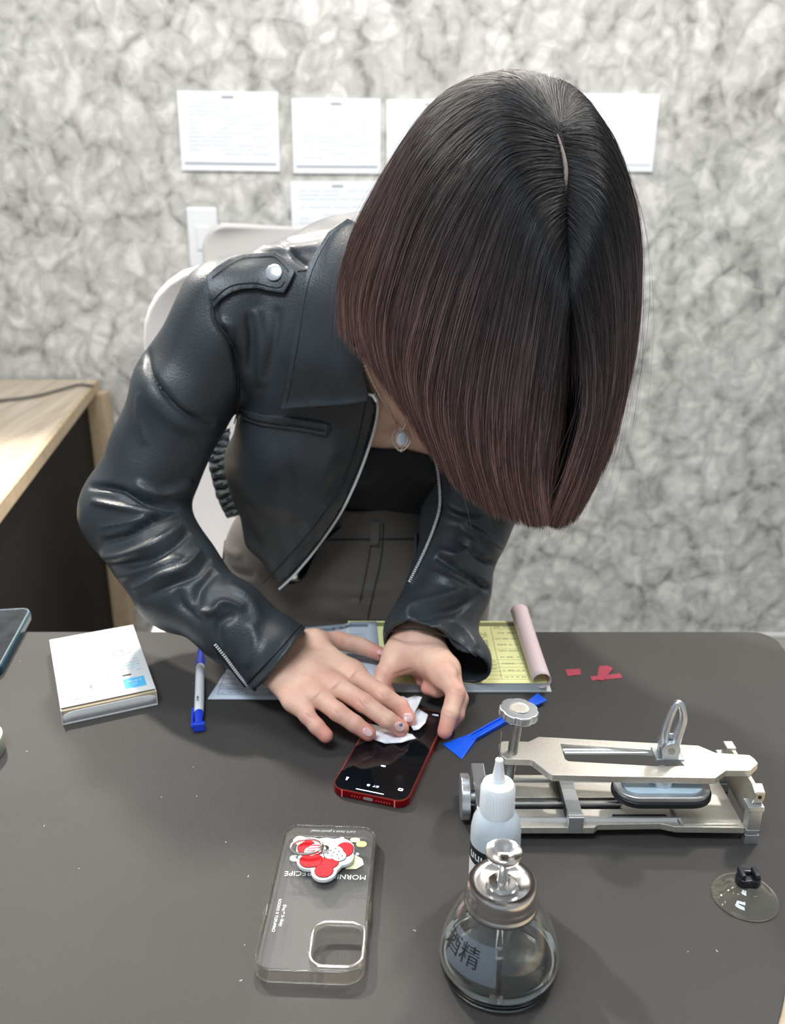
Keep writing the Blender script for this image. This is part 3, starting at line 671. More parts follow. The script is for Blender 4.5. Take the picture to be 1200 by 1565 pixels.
# rails inside the slot
s0, s1 = T(680+407/2.3077, 1040+232/2.3077, AH), T(680+722/2.3077, 1040+252/2.3077, AH)
MB().tube([(s0[0]+.002, s0[1]-.001, TZ+AH-.0035), (s1[0], s0[1]-.001, TZ+AH-.0035)], .0016, 8).tube([(s0[0]+.003, s0[1]-.0050, TZ+AH-.0035), (s1[0], s0[1]-.0050, TZ+AH-.0035)], .0013, 8).build('arm_slide_rail', alus, K, world=True)
# screw and its knob
k0 = T(783, 1150, AH); 
kt = np.array([k0[0]+.004, k0[1]+.004, TZ+.087])
MB().tube([(k0[0]-.003, k0[1]-.003, TZ+.022), tuple(kt)], .0040, 18).build('screw', stl, K, world=True)
th = MB(); d_ = np.array(kt)-np.array([k0[0]-.003, k0[1]-.003, TZ+.022]); p0_ = np.array([k0[0]-.003, k0[1]-.003, TZ+.022])
for k in range(46):
    a = p0_+d_*(k/46.0); b = p0_+d_*((k+.45)/46.0); q = MB().tube([tuple(a), tuple(b)], .0045, 16); th.add(q.v, q.f)
tag(th.build('screw_thread', stl, K, smooth=False, world=True), kind='stuff')
prof = []
for k in range(96):
    a = 2*math.pi*k/96; r = .0168 - .0011*max(0, math.cos(7*a))**2; prof.append((r*math.cos(a), r*math.sin(a)))
kn = MB().prism(prof, 0, .0075); Mk = Matrix.Translation(tuple(kt)) @ Matrix.Rotation(math.radians(5), 4, 'Y')
kn.xf(Mk); kno = kn.build('screw_knob', alus, K, world=True, bev=.0012, seg=3)
q = MB().lathe([(0, .0074), (.0078, .0074), (.0084, .0080), (.0084, .0084), (.0078, .0084), (.0072, .0078), (0, .0078)], 40); q.xf(Mk); q.build('knob_cap', alu, K, world=True)
# suction pad under the arm
sc0 = T(1013, 1206, .036); spx, spy = sc0[0], sc0[1]+.004
def stad(wd_, hh, n=12): return rrect(wd_, hh, hh/2-.0004, n, spx, spy)
MB().prism(stad(.083, .041), TZ+.0285, TZ+.0340).build('rubber_rim', blk, K, world=True, bev=.0012)
MB().prism(stad(.080, .038), TZ+.0338, TZ+.0385).build('pad_body', alus, K, world=True, bev=.0008)
MB().prism(stad(.068, .027), TZ+.0383, TZ+.0400).build('pad_top', mat('pale_blue_plastic', (.55, .68, .76), .2), K, world=True, bev=.0006)
MB().lathe([(.0095, 0), (.0095, .008), (.006, .010), (.006, .014)], 24, (spx, spy, TZ+.0385)).build('pad_stem', alus, K, world=True)
# cam lever on top
lx, ly = T(1022, 1160, AH)[0], T(1022, 1160, AH)[1]+.006
MB().box(lx-.0115, lx+.0125, ly-.0095, ly+.0085, TZ+AH-.001, TZ+AH+.0022).build('lever_seat', alus, K, smooth=False, world=True, bev=.0006)
for (yy, nm) in ((ly-.0085, 'lever_cheek'), (ly+.0035, 'lever_cheek')):
    q = MB().prism([(.0078*math.cos(a), .0088+.0078*math.sin(a)) for a in np.linspace(-.5, math.pi+.5, 20)]+[(-.0068, 0), (.0068, 0)], -.0022, .0022)
    q.v = [(lx+a, yy+c_, TZ+AH+.0022+b) for (a, b, c_) in q.v]; q.build(nm, alus, K, world=True, bev=.0006)
MB().tube([(lx, ly-.0112, TZ+AH+.011), (lx, ly-.0104, TZ+AH+.011)], .0030, 20).build('lever_pin', stl, K, world=True)
lv = MB(); zl = TZ+AH+.011
path = [(lx-.004, ly-.003, zl+.000), (lx-.0045, ly-.003, zl+.014), (lx-.0015, ly-.003, zl+.030), (lx+.002, ly-.0025, zl+.0405), (lx+.0055, ly-.0025, zl+.040), (lx+.0085, ly-.0025, zl+.0300), (lx+.0085, ly-.0025, zl+.022), (lx+.0055, ly-.003, zl+.008), (lx+.004, ly-.003, zl+.000)]
pp = cr(path, 40); lv.tube([tuple(p) for p in pp], list(np.interp(np.linspace(0, 1, 40), [0, .3, .5, .7, 1], [.0042, .0030, .0032, .0040, .0050])), 12)
lv.build('cam_lever', alus, K, world=True)
MB().box(lx-.0032, lx+.0058, ly-.0040, ly-.0020, zl+.0, zl+.0125).build('lever_web', alus, K, smooth=False, world=True, bev=.0008)

# ---------------------------------------------------------------- small dropper bottle
D = empty('dropper_bottle', (.077, .537, TZ), 0, 'small milky plastic dropper bottle with needle tip, behind the glass bottle', 'bottle')
milk = mat('milky_plastic', (.72, .80, .86), .3, trans=.35, sss=.2); milkw = mat('milky_white', (.86, .89, .90), .35, sss=.15)
MB().lathe([(0, 0), (.0170, 0), (.0184, .0015), (.0188, .05), (.0186, .062), (.0172, .070), (.0135, .0765), (.0105, .079), (.0102, .082), (0, .082)], 48).build('body', milk, D)
MB().lathe([(.0112, .0775), (.0128, .0775), (.0129, .079), (.0126, .098), (.0112, .1015), (.0075, .103), (.0055, .1040), (.0050, .106), (0, .106)], 48).build('cap', milkw, D)
MB().lathe([(.0056, .1030), (.0048, .106), (.0028, .1195), (.0030, .1210), (.0027, .1220), (.0010, .1224), (0, .1224)], 24).build('nozzle', milkw, D)
rb_ = MB()
for k in range(36):
    a = 2*math.pi*k/36; rb_.tube([(.0127*math.cos(a), .0127*math.sin(a), .081), (.0124*math.cos(a), .0124*math.sin(a), .097)], .0004, 4)
tag(rb_.build('cap_ribs', milkw, D), kind='stuff')
MB().tube([(0, 0, .122), (.0003, 0, .1455)], .00045, 8).build('needle', stl, D)
def curved(name, r, a0, a1, z0, z1, m, par, n=16, slope=0.0):
    b_ = MB()
    for k in range(n+1):
        a = math.radians(a0+(a1-a0)*k/n)
        for z in (z0, z1): b_.v.append((r*math.cos(a), r*math.sin(a), z))
    b_.f = [(2*k, 2*k+2, 2*k+3, 2*k+1) for k in range(n)]; return b_.build(name, m, par)
curved('label', .01890, 175, 262, .004, .051, mat('label_white', (.82, .84, .84), .4), D, 24)
curved('label_band', .01896, 172, 262, .037, .0515, mat('label_black', (.012, .013, .015), .4), D, 24)
def wrap_text(name, s, size, m, par, r, adeg, z):
    t = text_mesh(name, s, size, m, par)
    for v in t.data.vertices:
        a = math.radians(adeg)+v.co.x/r; v.co = Vector(((r+.0001+v.co.z)*math.cos(a), (r+.0001+v.co.z)*math.sin(a), z+v.co.y))
    return t
wrap_text('label_text', 'uuuu', .0115, mat('label_white'), D, .0190, 228, .0450)
wrap_text('label_text', '8-4', .0070, mat('label_black'), D, .0189, 222, .0300)

# ---------------------------------------------------------------- alcohol dispenser, glass flask with metal pump top
G = empty('glass_flask', (.0730, .4670, TZ), 0, 'conical glass dispenser bottle with silver pump top, half full of clear liquid', 'bottle')
glass = mat('clear_glass', (.96, .97, .95), .02, trans=1.0, ior=1.46)
outp = [(0, .0005), (.030, .0005), (.0370, .0022), (.0398, .0065), (.0405, .0100), (.0398, .0125), (.0407, .0150), (.0408, .0200), (.0396, .0270), (.0370, .0350), (.0330, .0440), (.0290, .0525), (.0262, .0580), (.0240, .0620), (.0228, .0645)]
inpp = [(.0212, .0645), (.0226, .0610), (.0250, .0565), (.0278, .0515), (.0318, .0430), (.0357, .0345), (.0383, .0265), (.0394, .0200), (.0393, .0145), (.0385, .0100), (.0365, .0060), (.0300, .0042), (0, .0046)]
MB().lathe([p for p in outp]+inpp, 96, caps=False).build('glass_body', glass, G, sharp=80)
liq = mat('clear_liquid', (.985, .985, .96), .0, trans=1.0, ior=1.34)
MB().lathe([(0, .0050), (.0298, .0046), (.0362, .0064), (.0382, .0102), (.0390, .0145), (.0391, .0195), (.0391, .0200), (0, .0200)], 96).build('liquid', liq, G, sharp=50)
chrome = mat('brushed_chrome', (.70, .68, .66), .16, 1.0)
MB().lathe([(.0232, .0590), (.0248, .0595), (.0252, .0612), (.0243, .0625), (.0240, .0640), (.0243, .0655), (.0238, .0670), (.0235, .0700), (.0232, .0745), (.0222, .0765), (.0190, .0768), (.0165, .0755), (.0120, .0735), (.0065, .0728), (.0062, .0745), (.0030, .0748), (0, .0748)], 72).build('metal_collar', chrome, G, sharp=50)
MB().lathe([(.0098, .0734), (.0100, .0752), (.0088, .0764), (.0060, .0768), (.0038, .0772), (0, .0772)], 48).build('pump_base', chrome, G)
MB().lathe([(.0036, .0765), (.0034, .0890), (.0055, .0920), (.0098, .0955), (.0118, .0985), (.0122, .1000), (.0118, .1010), (.0105, .1006), (.0075, .0992), (.0045, .0972), (.0030, .0966), (0, .0966)], 60).build('pump_cup', chrome, G, sharp=60)
MB().tube([(0, 0, .0062), (0, 0, .0735)], .0026, 14).build('pump_tube', mat('clear_tube', (.9, .92, .92), .1, trans=.9), G)
frost = mat('frosted_label', (.17, .19, .22), .7, alpha=.6)
def cone_patch(name, a0, a1, z0, z1, m, off=.0003, n=14):
    prof_r = [p[0] for p in outp[8:]]; prof_z = [p[1] for p in outp[8:]]; b_ = MB()
    for k in range(n+1):
        a = math.radians(a0+(a1-a0)*k/n)
        for j in range(7):
            z = z0+(z1-z0)*j/6; r = float(np.interp(z, prof_z, prof_r))+off; b_.v.append((r*math.cos(a), r*math.sin(a), z))
    b_.f = [(7*k+j, 7*k+7+j, 7*k+8+j, 7*k+j+1) for k in range(n) for j in range(6)]; return b_.build(name, m, G)
cone_patch('frosted_label', 199, 260, .0265, .0500, frost)
tx = text_mesh('label_text', '酒精', .0150, mat('etched_grey', (.04, .045, .05), .5), G)
for v in tx.data.vertices:
    z = .0390+v.co.y*.95; r = float(np.interp(z, [p[1] for p in outp[8:]], [p[0] for p in outp[8:]]))+.0005
    a = math.radians(216)+v.co.x/.033; v.co = Vector((r*math.cos(a), r*math.sin(a), z))

# ---------------------------------------------------------------- suction cup
U = empty('suction_cup', (.2690, .5330, TZ), 0, 'clear suction cup with a black knob standing on the mat at the right', 'suction cup')
MB().lathe([(.0238, .0), (.0246, .0008), (.0246, .0016), (.0236, .0024), (.0215, .0034), (.0190, .0046), (.0172, .0066), (.0130, .0095), (.0085, .0118), (.0070, .0140), (0, .0140), (0, .0110), (.0070, .0095), (.0120, .0070), (.0170, .0040), (.0210, .0018), (.0238, .0)], 64, caps=False).build('cup', mat('cup_plastic', (.93, .90, .80), .05, trans=.96, ior=1.42), U, sharp=60)
kb = MB().prism(blob([(-.0030, 0, .0062), (.0032, 0, .0062)], 40), .0130, .0205).build('knob', mat('knob_black', (.014, .016, .02), .25), U, bev=.0012)
MB().box(-.0075, -.0035, -.0050, .0050, .0203, .0250).box(.0028, .0072, -.0050, .0050, .0203, .0250).box(-.0040, .0030, .001, .0052, .0203, .0235).build('knob_horn', mat('knob_black'), U, bev=.0010)

# ---------------------------------------------------------------- chairs near the wall
shell = mat('chair_shell', (.66, .63, .61), .4); chrm = mat('chair_metal', (.6, .6, .6), .25, 1.0); pad_ = mat('chair_gasket', (.28, .27, .28), .5)
def chair(x, y, rz, htop, wd_, label, s_=1.0, crn=.13):
    e = empty('office_chair', (x, y, 0), rz, label, 'chair', 'grey shell chairs behind the person')
    hb = htop-.50; b_ = MB(); NX_, NY_ = 17, 16
    def half(z):
        t = (z-.50)/hb; r = crn; w0 = wd_/2*(.86+.14*min(1, t*2))
        dz = htop-z
        if dz < r: w0 -= r-math.sqrt(max(0, r*r-(r-dz)**2))
        return w0
    for j in range(NY_+1):
        z = .50+hb*(1-(1-j/NY_)**1.6) if True else 0
        hw = half(min(z, htop-1e-4))
        for i in range(NX_):
            u = -1+2*i/(NX_-1); b_.v.append((hw*u, .05*u*u*-1+.03*math.sin((z-.5)*3)+.0, z))
    b_.f = [(j*NX_+i, j*NX_+i+1, (j+1)*NX_+i+1, (j+1)*NX_+i) for j in range(NY_) for i in range(NX_-1)]
    o = b_.build('backrest', shell, e); m = o.modifiers.new('s', 'SOLIDIFY'); m.thickness = .018; bevel(o, .006, 3)
    st = MB().prism(rrect(wd_, .38, .11, 8, 0, -.20), .445, .475).build('seat', shell, e, bev=.008)
    MB().tube([(0, -.2, .06), (0, -.2, .445)], .025, 16).build('column', chrm, e)
    for k in range(5):
        a = 2*math.pi*k/5+.3; MB().tube([(0, -.2, .07), (.22*math.cos(a), -.2+.22*math.sin(a), .055)], [.02, .013], 8).build('base_arm', chrm, e)
        q = MB().tube([(.22*math.cos(a)-.01, -.2+.22*math.sin(a), .026), (.22*math.cos(a)+.012, -.2+.22*math.sin(a), .026)], .0255, 16).build('castor', mat('black_rubber'), e)
    MB().tube([(0, -.2, .44), (0, -.05, .42), (0, .05, .47), (0, .045, .62)], .014, 10).build('back_bar', pad_, e)
    return e
chair(-.258, 1.80, math.radians(4), 1.135, .47, 'nearer pale grey shell office chair right behind the person')
chair(-.228, 2.33, math.radians(-2), 1.200, .50, 'farther pale grey shell office chair standing against the wall plate', crn=.06)

# ================================================================ FIGURE: signed distance volumes meshed with surface nets
class Vol:
    def __init__(s, lo, hi, res):
        s.lo = np.array(lo, float); s.res = res; s.n = np.ceil((np.array(hi)-s.lo)/res).astype(int)+1
        s.ax = [ (s.lo[i]+np.arange(s.n[i])*res).astype(np.float32) for i in range(3)]
        s.d = np.full(s.n, .08, np.float32)
    def _sl(s, lo, hi):
        a = np.clip(np.floor((np.array(lo)-s.lo)/s.res).astype(int), 0, s.n); b = np.clip(np.ceil((np.array(hi)-s.lo)/s.res).astype(int)+1, 0, s.n)
        sl = tuple(slice(int(a[i]), int(b[i])) for i in range(3))
        X = s.ax[0][sl[0]][:, None, None]; Y = s.ax[1][sl[1]][None, :, None]; Z = s.ax[2][sl[2]][None, None, :]
        return sl, X, Y, Z
    def _merge(s, sl, d, k, tgt=None):
        t = s.d if tgt is None else tgt
        a = t[sl]
        if k > 0:
            h = np.maximum(k-np.abs(a-d), 0)/k; t[sl] = np.minimum(a, d)-h*h*k*.25
        else: t[sl] = np.minimum(a, d)
    def cone(s, a, b, ra, rb, k=.01, flat=None, tgt=None):
        a = np.array(a, float); b = np.array(b, float); m = max(ra, rb)+max(k, .012)+.03
        sl, X, Y, Z = s._sl(np.minimum(a, b)-m, np.maximum(a, b)+m)
        px, py, pz = X-a[0], Y-a[1], Z-a[2]; ab = b-a
        if flat is not None:
            n, f = np.array(flat[0], float), flat[1]; n /= np.linalg.norm(n)
            q = (px*n[0]+py*n[1]+pz*n[2])*(f-1); px, py, pz = px+q*n[0], py+q*n[1], pz+q*n[2]
            ab = ab+n*(ab@n)*(f-1)
        L2 = max(ab@ab, 1e-9); t = np.clip((px*ab[0]+py*ab[1]+pz*ab[2])/L2, 0, 1)
        d = np.sqrt((px-t*ab[0])**2+(py-t*ab[1])**2+(pz-t*ab[2])**2)-(ra+(rb-ra)*t)
        s._merge(sl, d.astype(np.float32), k, tgt)
    def chain(s, pts, k=.01, flat=None, tgt=None):
        for (a, ra), (b, rb) in zip(pts[:-1], pts[1:]): s.cone(a, b, ra, rb, k, flat, tgt)
    def ell(s, c, r, k=.01, R=None, sub=False):
        c = np.array(c, float); r = np.array(r, float); m = r.max()+max(k, .012)+.02
        sl, X, Y, Z = s._sl(c-m, c+m); p = [X-c[0], Y-c[1], Z-c[2]]
        if R is not None: R = np.array(R); p = [p[0]*R[i][0]+p[1]*R[i][1]+p[2]*R[i][2] for i in range(3)]
        k0 = np.sqrt((p[0]/r[0])**2+(p[1]/r[1])**2+(p[2]/r[2])**2); k1 = np.sqrt((p[0]/r[0]**2)**2+(p[1]/r[1]**2)**2+(p[2]/r[2]**2)**2)+1e-6
        d = (k0*(k0-1)/k1).astype(np.float32)
        if sub:
            a = s.d[sl]; e = -d; h = np.maximum(k-np.abs(a-e), 0)/k; s.d[sl] = np.maximum(a, e)+h*h*k*.25
        else: s._merge(sl, d, k)
    def mesh(s, smooth=2):
        V = s.d; S = V < 0; n = s.n
        cnt = sum(S[i:n[0]-1+i, j:n[1]-1+j, k:n[2]-1+k].astype(np.int8) for i in (0, 1) for j in (0, 1) for k in (0, 1))
        mix = (cnt > 0) & (cnt < 8); idx = np.full(mix.shape, -1, np.int64); ci, cj, ck = np.nonzero(mix); idx[ci, cj, ck] = np.arange(len(ci))
        acc = np.zeros((len(ci), 3)); num = np.zeros(len(ci))
        cor = [(i, j, k) for i in (0, 1) for j in (0, 1) for k in (0, 1)]
        val = {c: V[ci+c[0], cj+c[1], ck+c[2]] for c in cor}
        for a in cor:
            for d in range(3):
                if a[d] == 0:
                    b = list(a); b[d] = 1; b = tuple(b); va, vb = val[a], val[b]; m = (va < 0) != (vb < 0)
                    t = np.where(m, va/(va-vb+1e-12), 0); p = np.array(a, float)[None, :].repeat(len(ci), 0); p[:, d] += t
                    acc += p*m[:, None]; num += m
        vert = s.lo+(np.stack([ci, cj, ck], 1)+acc/num[:, None])*s.res
        Q = []
        for d in range(3):
            e = [0, 0, 0]; e[d] = 1; u, v = (d+1) % 3, (d+2) % 3
            A = S[:n[0]-e[0], :n[1]-e[1], :n[2]-e[2]]; B = S[e[0]:, e[1]:, e[2]:]
            x = np.argwhere(A != B); x = x[(x[:, u] > 0) & (x[:, v] > 0) & (x[:, u] < n[u]-1) & (x[:, v] < n[v]-1)]
            eu = np.zeros(3, int); eu[u] = 1; ev = np.zeros(3, int); ev[v] = 1
            g = lambda o: idx[o[:, 0], o[:, 1], o[:, 2]]
            q = np.stack([g(x-eu-ev), g(x-ev), g(x), g(x-eu)], 1); f = A[x[:, 0], x[:, 1], x[:, 2]]
            q[~f] = q[~f][:, ::-1]; Q.append(q)
        Q = np.concatenate(Q)
        for _ in range(smooth): vert = lap(vert, Q)
        return vert, Q
def lap(V, Q, lam=.5):
    acc = np.zeros_like(V); num = np.zeros(len(V))
    for i in range(Q.shape[1]):
        a, b = Q[:, i], Q[:, (i+1) % Q.shape[1]]
        for c in range(3):
            acc[:, c] += np.bincount(a, V[b, c], len(V))+np.bincount(b, V[a, c], len(V))
        num += np.bincount(a, minlength=len(V))+np.bincount(b, minlength=len(V))
    return V+lam*(acc/np.maximum(num, 1)[:, None]-V)
def normals(V, Q):
    n = np.cross(V[Q[:, 2]]-V[Q[:, 0]], V[Q[:, 3]]-V[Q[:, 1]]); N = np.zeros_like(V)
    for i in range(4):
        for c in range(3): N[:, c] += np.bincount(Q[:, i], n[:, c], len(V))
    return N/np.maximum(np.linalg.norm(N, axis=1), 1e-12)[:, None]
def pxproj(V):
    d = V-CAM; z = d@FW; return 600+(d@RT)/z*FPX, 782.5-(d@UPV)/z*FPX, z
def bvh(V, Q): return BVHTree.FromPolygons(V.tolist(), Q.tolist())
def hit(tree, px, py):
    r = ray(px, py); r = r/np.linalg.norm(r); h = tree.ray_cast(Vector(CAM), Vector(r))
    return (np.array(h[0]), np.array(h[1])) if h[0] is not None else (None, None)
def folds(V, Q, items, cond=None, facing=True):
    """items: (pixel polyline, width px, depth mm); + raises, - sinks; tapers at the ends"""
    N = normals(V, Q); x, y, z = pxproj(V); view = (CAM-V); view /= np.linalg.norm(view, axis=1)[:, None]
    fac = np.clip((N*view).sum(1)*3, 0, 1) if facing else np.ones(len(V))
    if cond is not None: fac = fac*cond
    D = np.zeros(len(V))
    for pts, w_, amp in items:
        p = cr(pts, max(8, len(pts)*5)) if len(pts) > 2 else np.linspace(pts[0], pts[1], 8)
        lo, hi = p.min(0)-3*w_, p.max(0)+3*w_
        m = np.nonzero((x > lo[0]) & (x < hi[0]) & (y > lo[1]) & (y < hi[1]) & (fac > 0))[0]
        if not len(m): continue
        best = np.full(len(m), 1e9); tb = np.zeros(len(m)); n = len(p)-1
        for i in range(n):
            a, b = p[i], p[i+1]; ab = b-a; t = np.clip(((x[m]-a[0])*ab[0]+(y[m]-a[1])*ab[1])/(ab@ab+1e-9), 0, 1)
            d = np.hypot(x[m]-a[0]-t*ab[0], y[m]-a[1]-t*ab[1]); u = d < best; best[u] = d[u]; tb[u] = (i+t[u])/n
        taper = np.sin(np.pi*np.clip(tb, .0, 1))**.5 if w_ < 60 else 1
        D[m] += amp*.001*np.exp(-(best/w_)**2*(1.0))*taper*fac[m]
    return V+N*D[:, None]

# joints (pixel of the photograph, distance into the room)
S1 = W(352, 474, 1.01); E1 = W(207, 783, .955); F1 = W(275, 893, .875); F1b = W(352, 948, .835); W1 = T(430, 1012, .048)
S2 = np.array([.185, .99, 1.125]); E2 = W(712, 800, .99); F2 = W(688, 890, .925); W2 = T(634, 984, .052)
WAI = np.array([-.035, 1.17, .88]); CHE = np.array([.012, 1.035, 1.105]); NEK = np.array([.04, .965, 1.19])
HC = P(800, 308, .785); ht = np.array([.05, -.93, .36]); ht /= np.linalg.norm(ht); hr = np.array([1.0, .03, .04]); hf = np.cross(ht, hr); hf /= np.linalg.norm(hf)
if hf[2] > 0: hf = -hf
hr = np.cross(hf, ht); hr /= np.linalg.norm(hr)
def HP(r, f, t): return HC+hr*r+hf*f+ht*t      # point in the head's frame: right, face, crown
AXN = np.array([0, -.84, -.54])

person = empty('person', (-.03, 1.17, 0), 0, 'person in a black leather jacket bending over the table, wiping a red phone', 'person')
skin = mat('skin', (.84, .56, .41), .48, sss=.15, bump=.25, bscale=600, col2=(.74, .44, .33), vscale=45, spec=.4)

# --- torso, neck, arms, head, legs of the body
v = Vol((-.33, .66, .06), (.30, 1.36, 1.42), .005)
v.cone(WAI, CHE, .115, .125, .03, (AXN, 1.6)); v.cone(CHE+[0, .02, 0], NEK+[0, .01, 0], .075, .050, .04)
v.cone(CHE+[0, .0, .03], S1+[.02, 0, -.01], .06, .045, .04); v.cone(CHE+[0, .0, .03], S2, .06, .045, .04)
v.ell(np.array([-.045, 1.045, 1.005]), (.050, .044, .048), .03); v.ell(np.array([.065, 1.045, 1.005]), (.050, .044, .048), .03)
v.cone(WAI, [-.05, 1.19, .80], .115, .15, .04, (AXN, 1.35))
for sx in (-.135, .035): v.chain([((sx, 1.18, .76), .085), ((sx, 1.13, .44), .055), ((sx+.005, 1.20, .09), .035)], .02)
v.chain([(S1, .045), (E1, .036), (F1, .036), (W1+[-.02, .012, .002], .024)], .015)
v.chain([(S2, .045), (E2, .036), (F2, .034), (W2+[.005, .015, .0], .024)], .015)
v.cone(NEK+[0, .02, -.02], HP(0, -.02, -.07), .052, .050, .03)
bV, bQ = v.mesh(2)
v = Vol(HC-.16, HC+.16, .0022)
Rm = np.array([hr, hf, ht])
v.ell(HP(0, -.006, .004), (.070, .088, .080), .02, Rm); v.ell(HP(0, .035, -.045), (.052, .052, .062), .03, Rm)
v.cone(HP(0, .055, -.090), HP(0, .050, -.07), .020, .03, .02); v.cone(HP(0, -.02, -.03), HP(0, -.03, -.12), .05, .048, .02)
v.chain([(HP(0, .088, .005), .006), (HP(0, .104, -.028), .0095)], .012); v.ell(HP(.0, .097, -.031), (.014, .009, .007), .008, Rm)
for s in (-1, 1):
    v.ell(HP(.031*s, .092, .008), (.017, .012, .010), .01, Rm, sub=True); v.ell(HP(.031*s, .075, .006), (.0125, .0125, .0125), .002, Rm)
    v.ell(HP(.031*s, .083, .020), (.020, .008, .004), .008, Rm); v.ell(HP(.074*s, -.005, -.012), (.008, .018, .030), .004, Rm)
    v.ell(HP(.071*s+.006*s, .003, -.010), (.004, .010, .018), .003, Rm, sub=True)
v.ell(HP(0, .090, -.058), (.022, .010, .0045), .004, Rm); v.ell(HP(0, .088, -.067), (.019, .010, .0055), .004, Rm)
hV, hQ = v.mesh(1)

# --- hands
def hand(lo, hi, palm, fingers, res=.0011, k_palm=.009):
    v = Vol(lo, hi, res); F = np.full(v.n, .08, np.float32)
    for fg in fingers:
        G = np.full(v.n, .08, np.float32)
        for (a, ra), (b, rb) in zip(fg[:-1], fg[1:]): v.cone(a, b, ra, rb, .0025, None, G)
        F = np.minimum(F, G)
    for (a, ra, b, rb, fl) in palm: v.cone(a, b, ra, rb, .014, fl)
    h = np.maximum(k_palm-np.abs(v.d-F), 0)/k_palm; v.d = np.minimum(v.d, F)-h*h*k_palm*.25
    return v.mesh(2)
mm_ = .001
def tj(l): return [(T(x, y, h*mm_), r*mm_) for (x, y, h, r) in l]
idx1 = tj([(536, 1028, 44, 10.4), (585, 1062, 37, 9.2), (612, 1080, 25, 8.3), (624, 1098, 17, 7.6)])
mid1 = tj([(509, 1046, 46, 10.4), (556, 1074, 40, 9.4), (592, 1100, 28, 8.6), (613, 1113, 18, 7.9)])
rng1 = tj([(480, 1061, 43, 9.8), (516, 1088, 36, 8.9), (542, 1106, 26, 8.2), (563, 1121, 17, 7.6)])
pin1 = tj([(450, 1072, 37, 9.0), (470, 1094, 31, 8.0), (484, 1110, 24, 7.6), (498, 1124, 17, 7.2)])
thb1 = tj([(478, 986, 46, 12.5), (515, 979, 42, 10.6), (551, 987, 34, 9.4), (580, 999, 27, 7.8)])
wr = T(418, 1008, .046); arm_in = wr+(F1b-wr)*.45
zn = (np.array([0.15, .1, 1.0]), 1.35)
palm1 = [(arm_in, .024, wr, .025, zn), (wr, .0255, idx1[0][0], .0135, zn), (wr, .0255, mid1[0][0], .0135, zn), (wr, .0255, rng1[0][0], .0130, zn), (wr, .0245, pin1[0][0], .0120, zn), (wr, .020, thb1[0][0], .015, None), (thb1[0][0], .014, idx1[0][0], .010, None)]
h1V, h1Q = hand((-.20, .655, TZ+.004), (.045, .90, TZ+.10), palm1, [idx1, mid1, rng1, pin1, thb1])
crz = [([(578, 1057), (587, 1068)], 2.2, -.95), ([(584, 1053), (593, 1066)], 2, -.8), ([(546, 1069), (557, 1082)], 2.4, -1.0), ([(552, 1066), (563, 1079)], 2.2, -.95), ([(586, 1093), (594, 1106)], 2.2, -.8), ([(510, 1083), (518, 1095)], 2.2, -.95), ([(515, 1080), (523, 1092)], 2, -.8), ([(466, 1090), (475, 1099)], 2, -.8),
       ([(536, 1026), (542, 1031)], 9, 1.0), ([(509, 1044), (514, 1049)], 9, 1.2), ([(481, 1059), (485, 1063)], 8, .9), ([(455, 1030), (500, 1043)], 4, .5), ([(460, 1010), (530, 1026)], 4, .5), ([(524, 978), (530, 990)], 2, -.35)]
h1V = folds(h1V, h1Q, crz)
idx2 = tj([(676, 1030, 48, 10.6), (697, 1058, 40, 9.4), (688, 1090, 27, 8.4), (680, 1118, 13, 7.4)])
mid2 = tj([(684, 1022, 44, 10.0), (702, 1068, 30, 9.0), (697, 1092, 18, 8.2), (688, 1106, 11, 7.4)])
rng2 = tj([(672, 1016, 34, 9.6), (685, 1046, 27, 8.6), (668, 1054, 23, 8.0), (654, 1052, 21, 7.4)])
pin2 = tj([(655, 1010, 28, 9.0), (668, 1034, 22, 8.0), (655, 1040, 19, 7.4), (645, 1041, 18.5, 6.8)])
thb2 = tj([(608, 1004, 46, 13.0), (590, 1028, 38, 11.0), (580, 1048, 28, 9.6), (592, 1060, 19, 8.2)])
wr2 = T(636, 986, .048); ai2 = wr2+(F2-wr2)*.45
palm2 = [(ai2, .024, wr2, .0245, zn), (wr2, .0250, idx2[0][0], .0125, None), (wr2, .0235, mid2[0][0], .0120, None), (wr2, .022, rng2[0][0], .0110, None), (wr2, .020, pin2[0][0], .0105, None), (wr2, .021, thb2[0][0], .0145, None), (wr2+[0, -.012, -.0], .018, (thb2[1][0]+wr2)/2+[0, 0, 0], .013, None)]
h2V, h2Q = hand((-.06, .655, TZ+.003), (.12, .93, TZ+.10), palm2, [idx2, mid2, rng2, pin2, thb2], k_palm=.010)
h2V = folds(h2V, h2Q, [([(606, 1040), (640, 1027)], 2.5, -.8), ([(600, 1032), (632, 1022)], 2.2, -.95), ([(690, 1052), (705, 1060)], 2.5, -.4), ([(680, 1087), (694, 1092)], 2, -.35), ([(692, 1020), (700, 1032)], 7, 1.0)])
V_ = np.concatenate([bV, hV, h1V, h2V]); off = np.cumsum([0, len(bV), len(hV), len(h1V)])
Q_ = np.concatenate([bQ+off[0], hQ+off[1], h1Q+off[2], h2Q+off[3]])
body = mk_np('body', V_, Q_, skin, person, world=True)
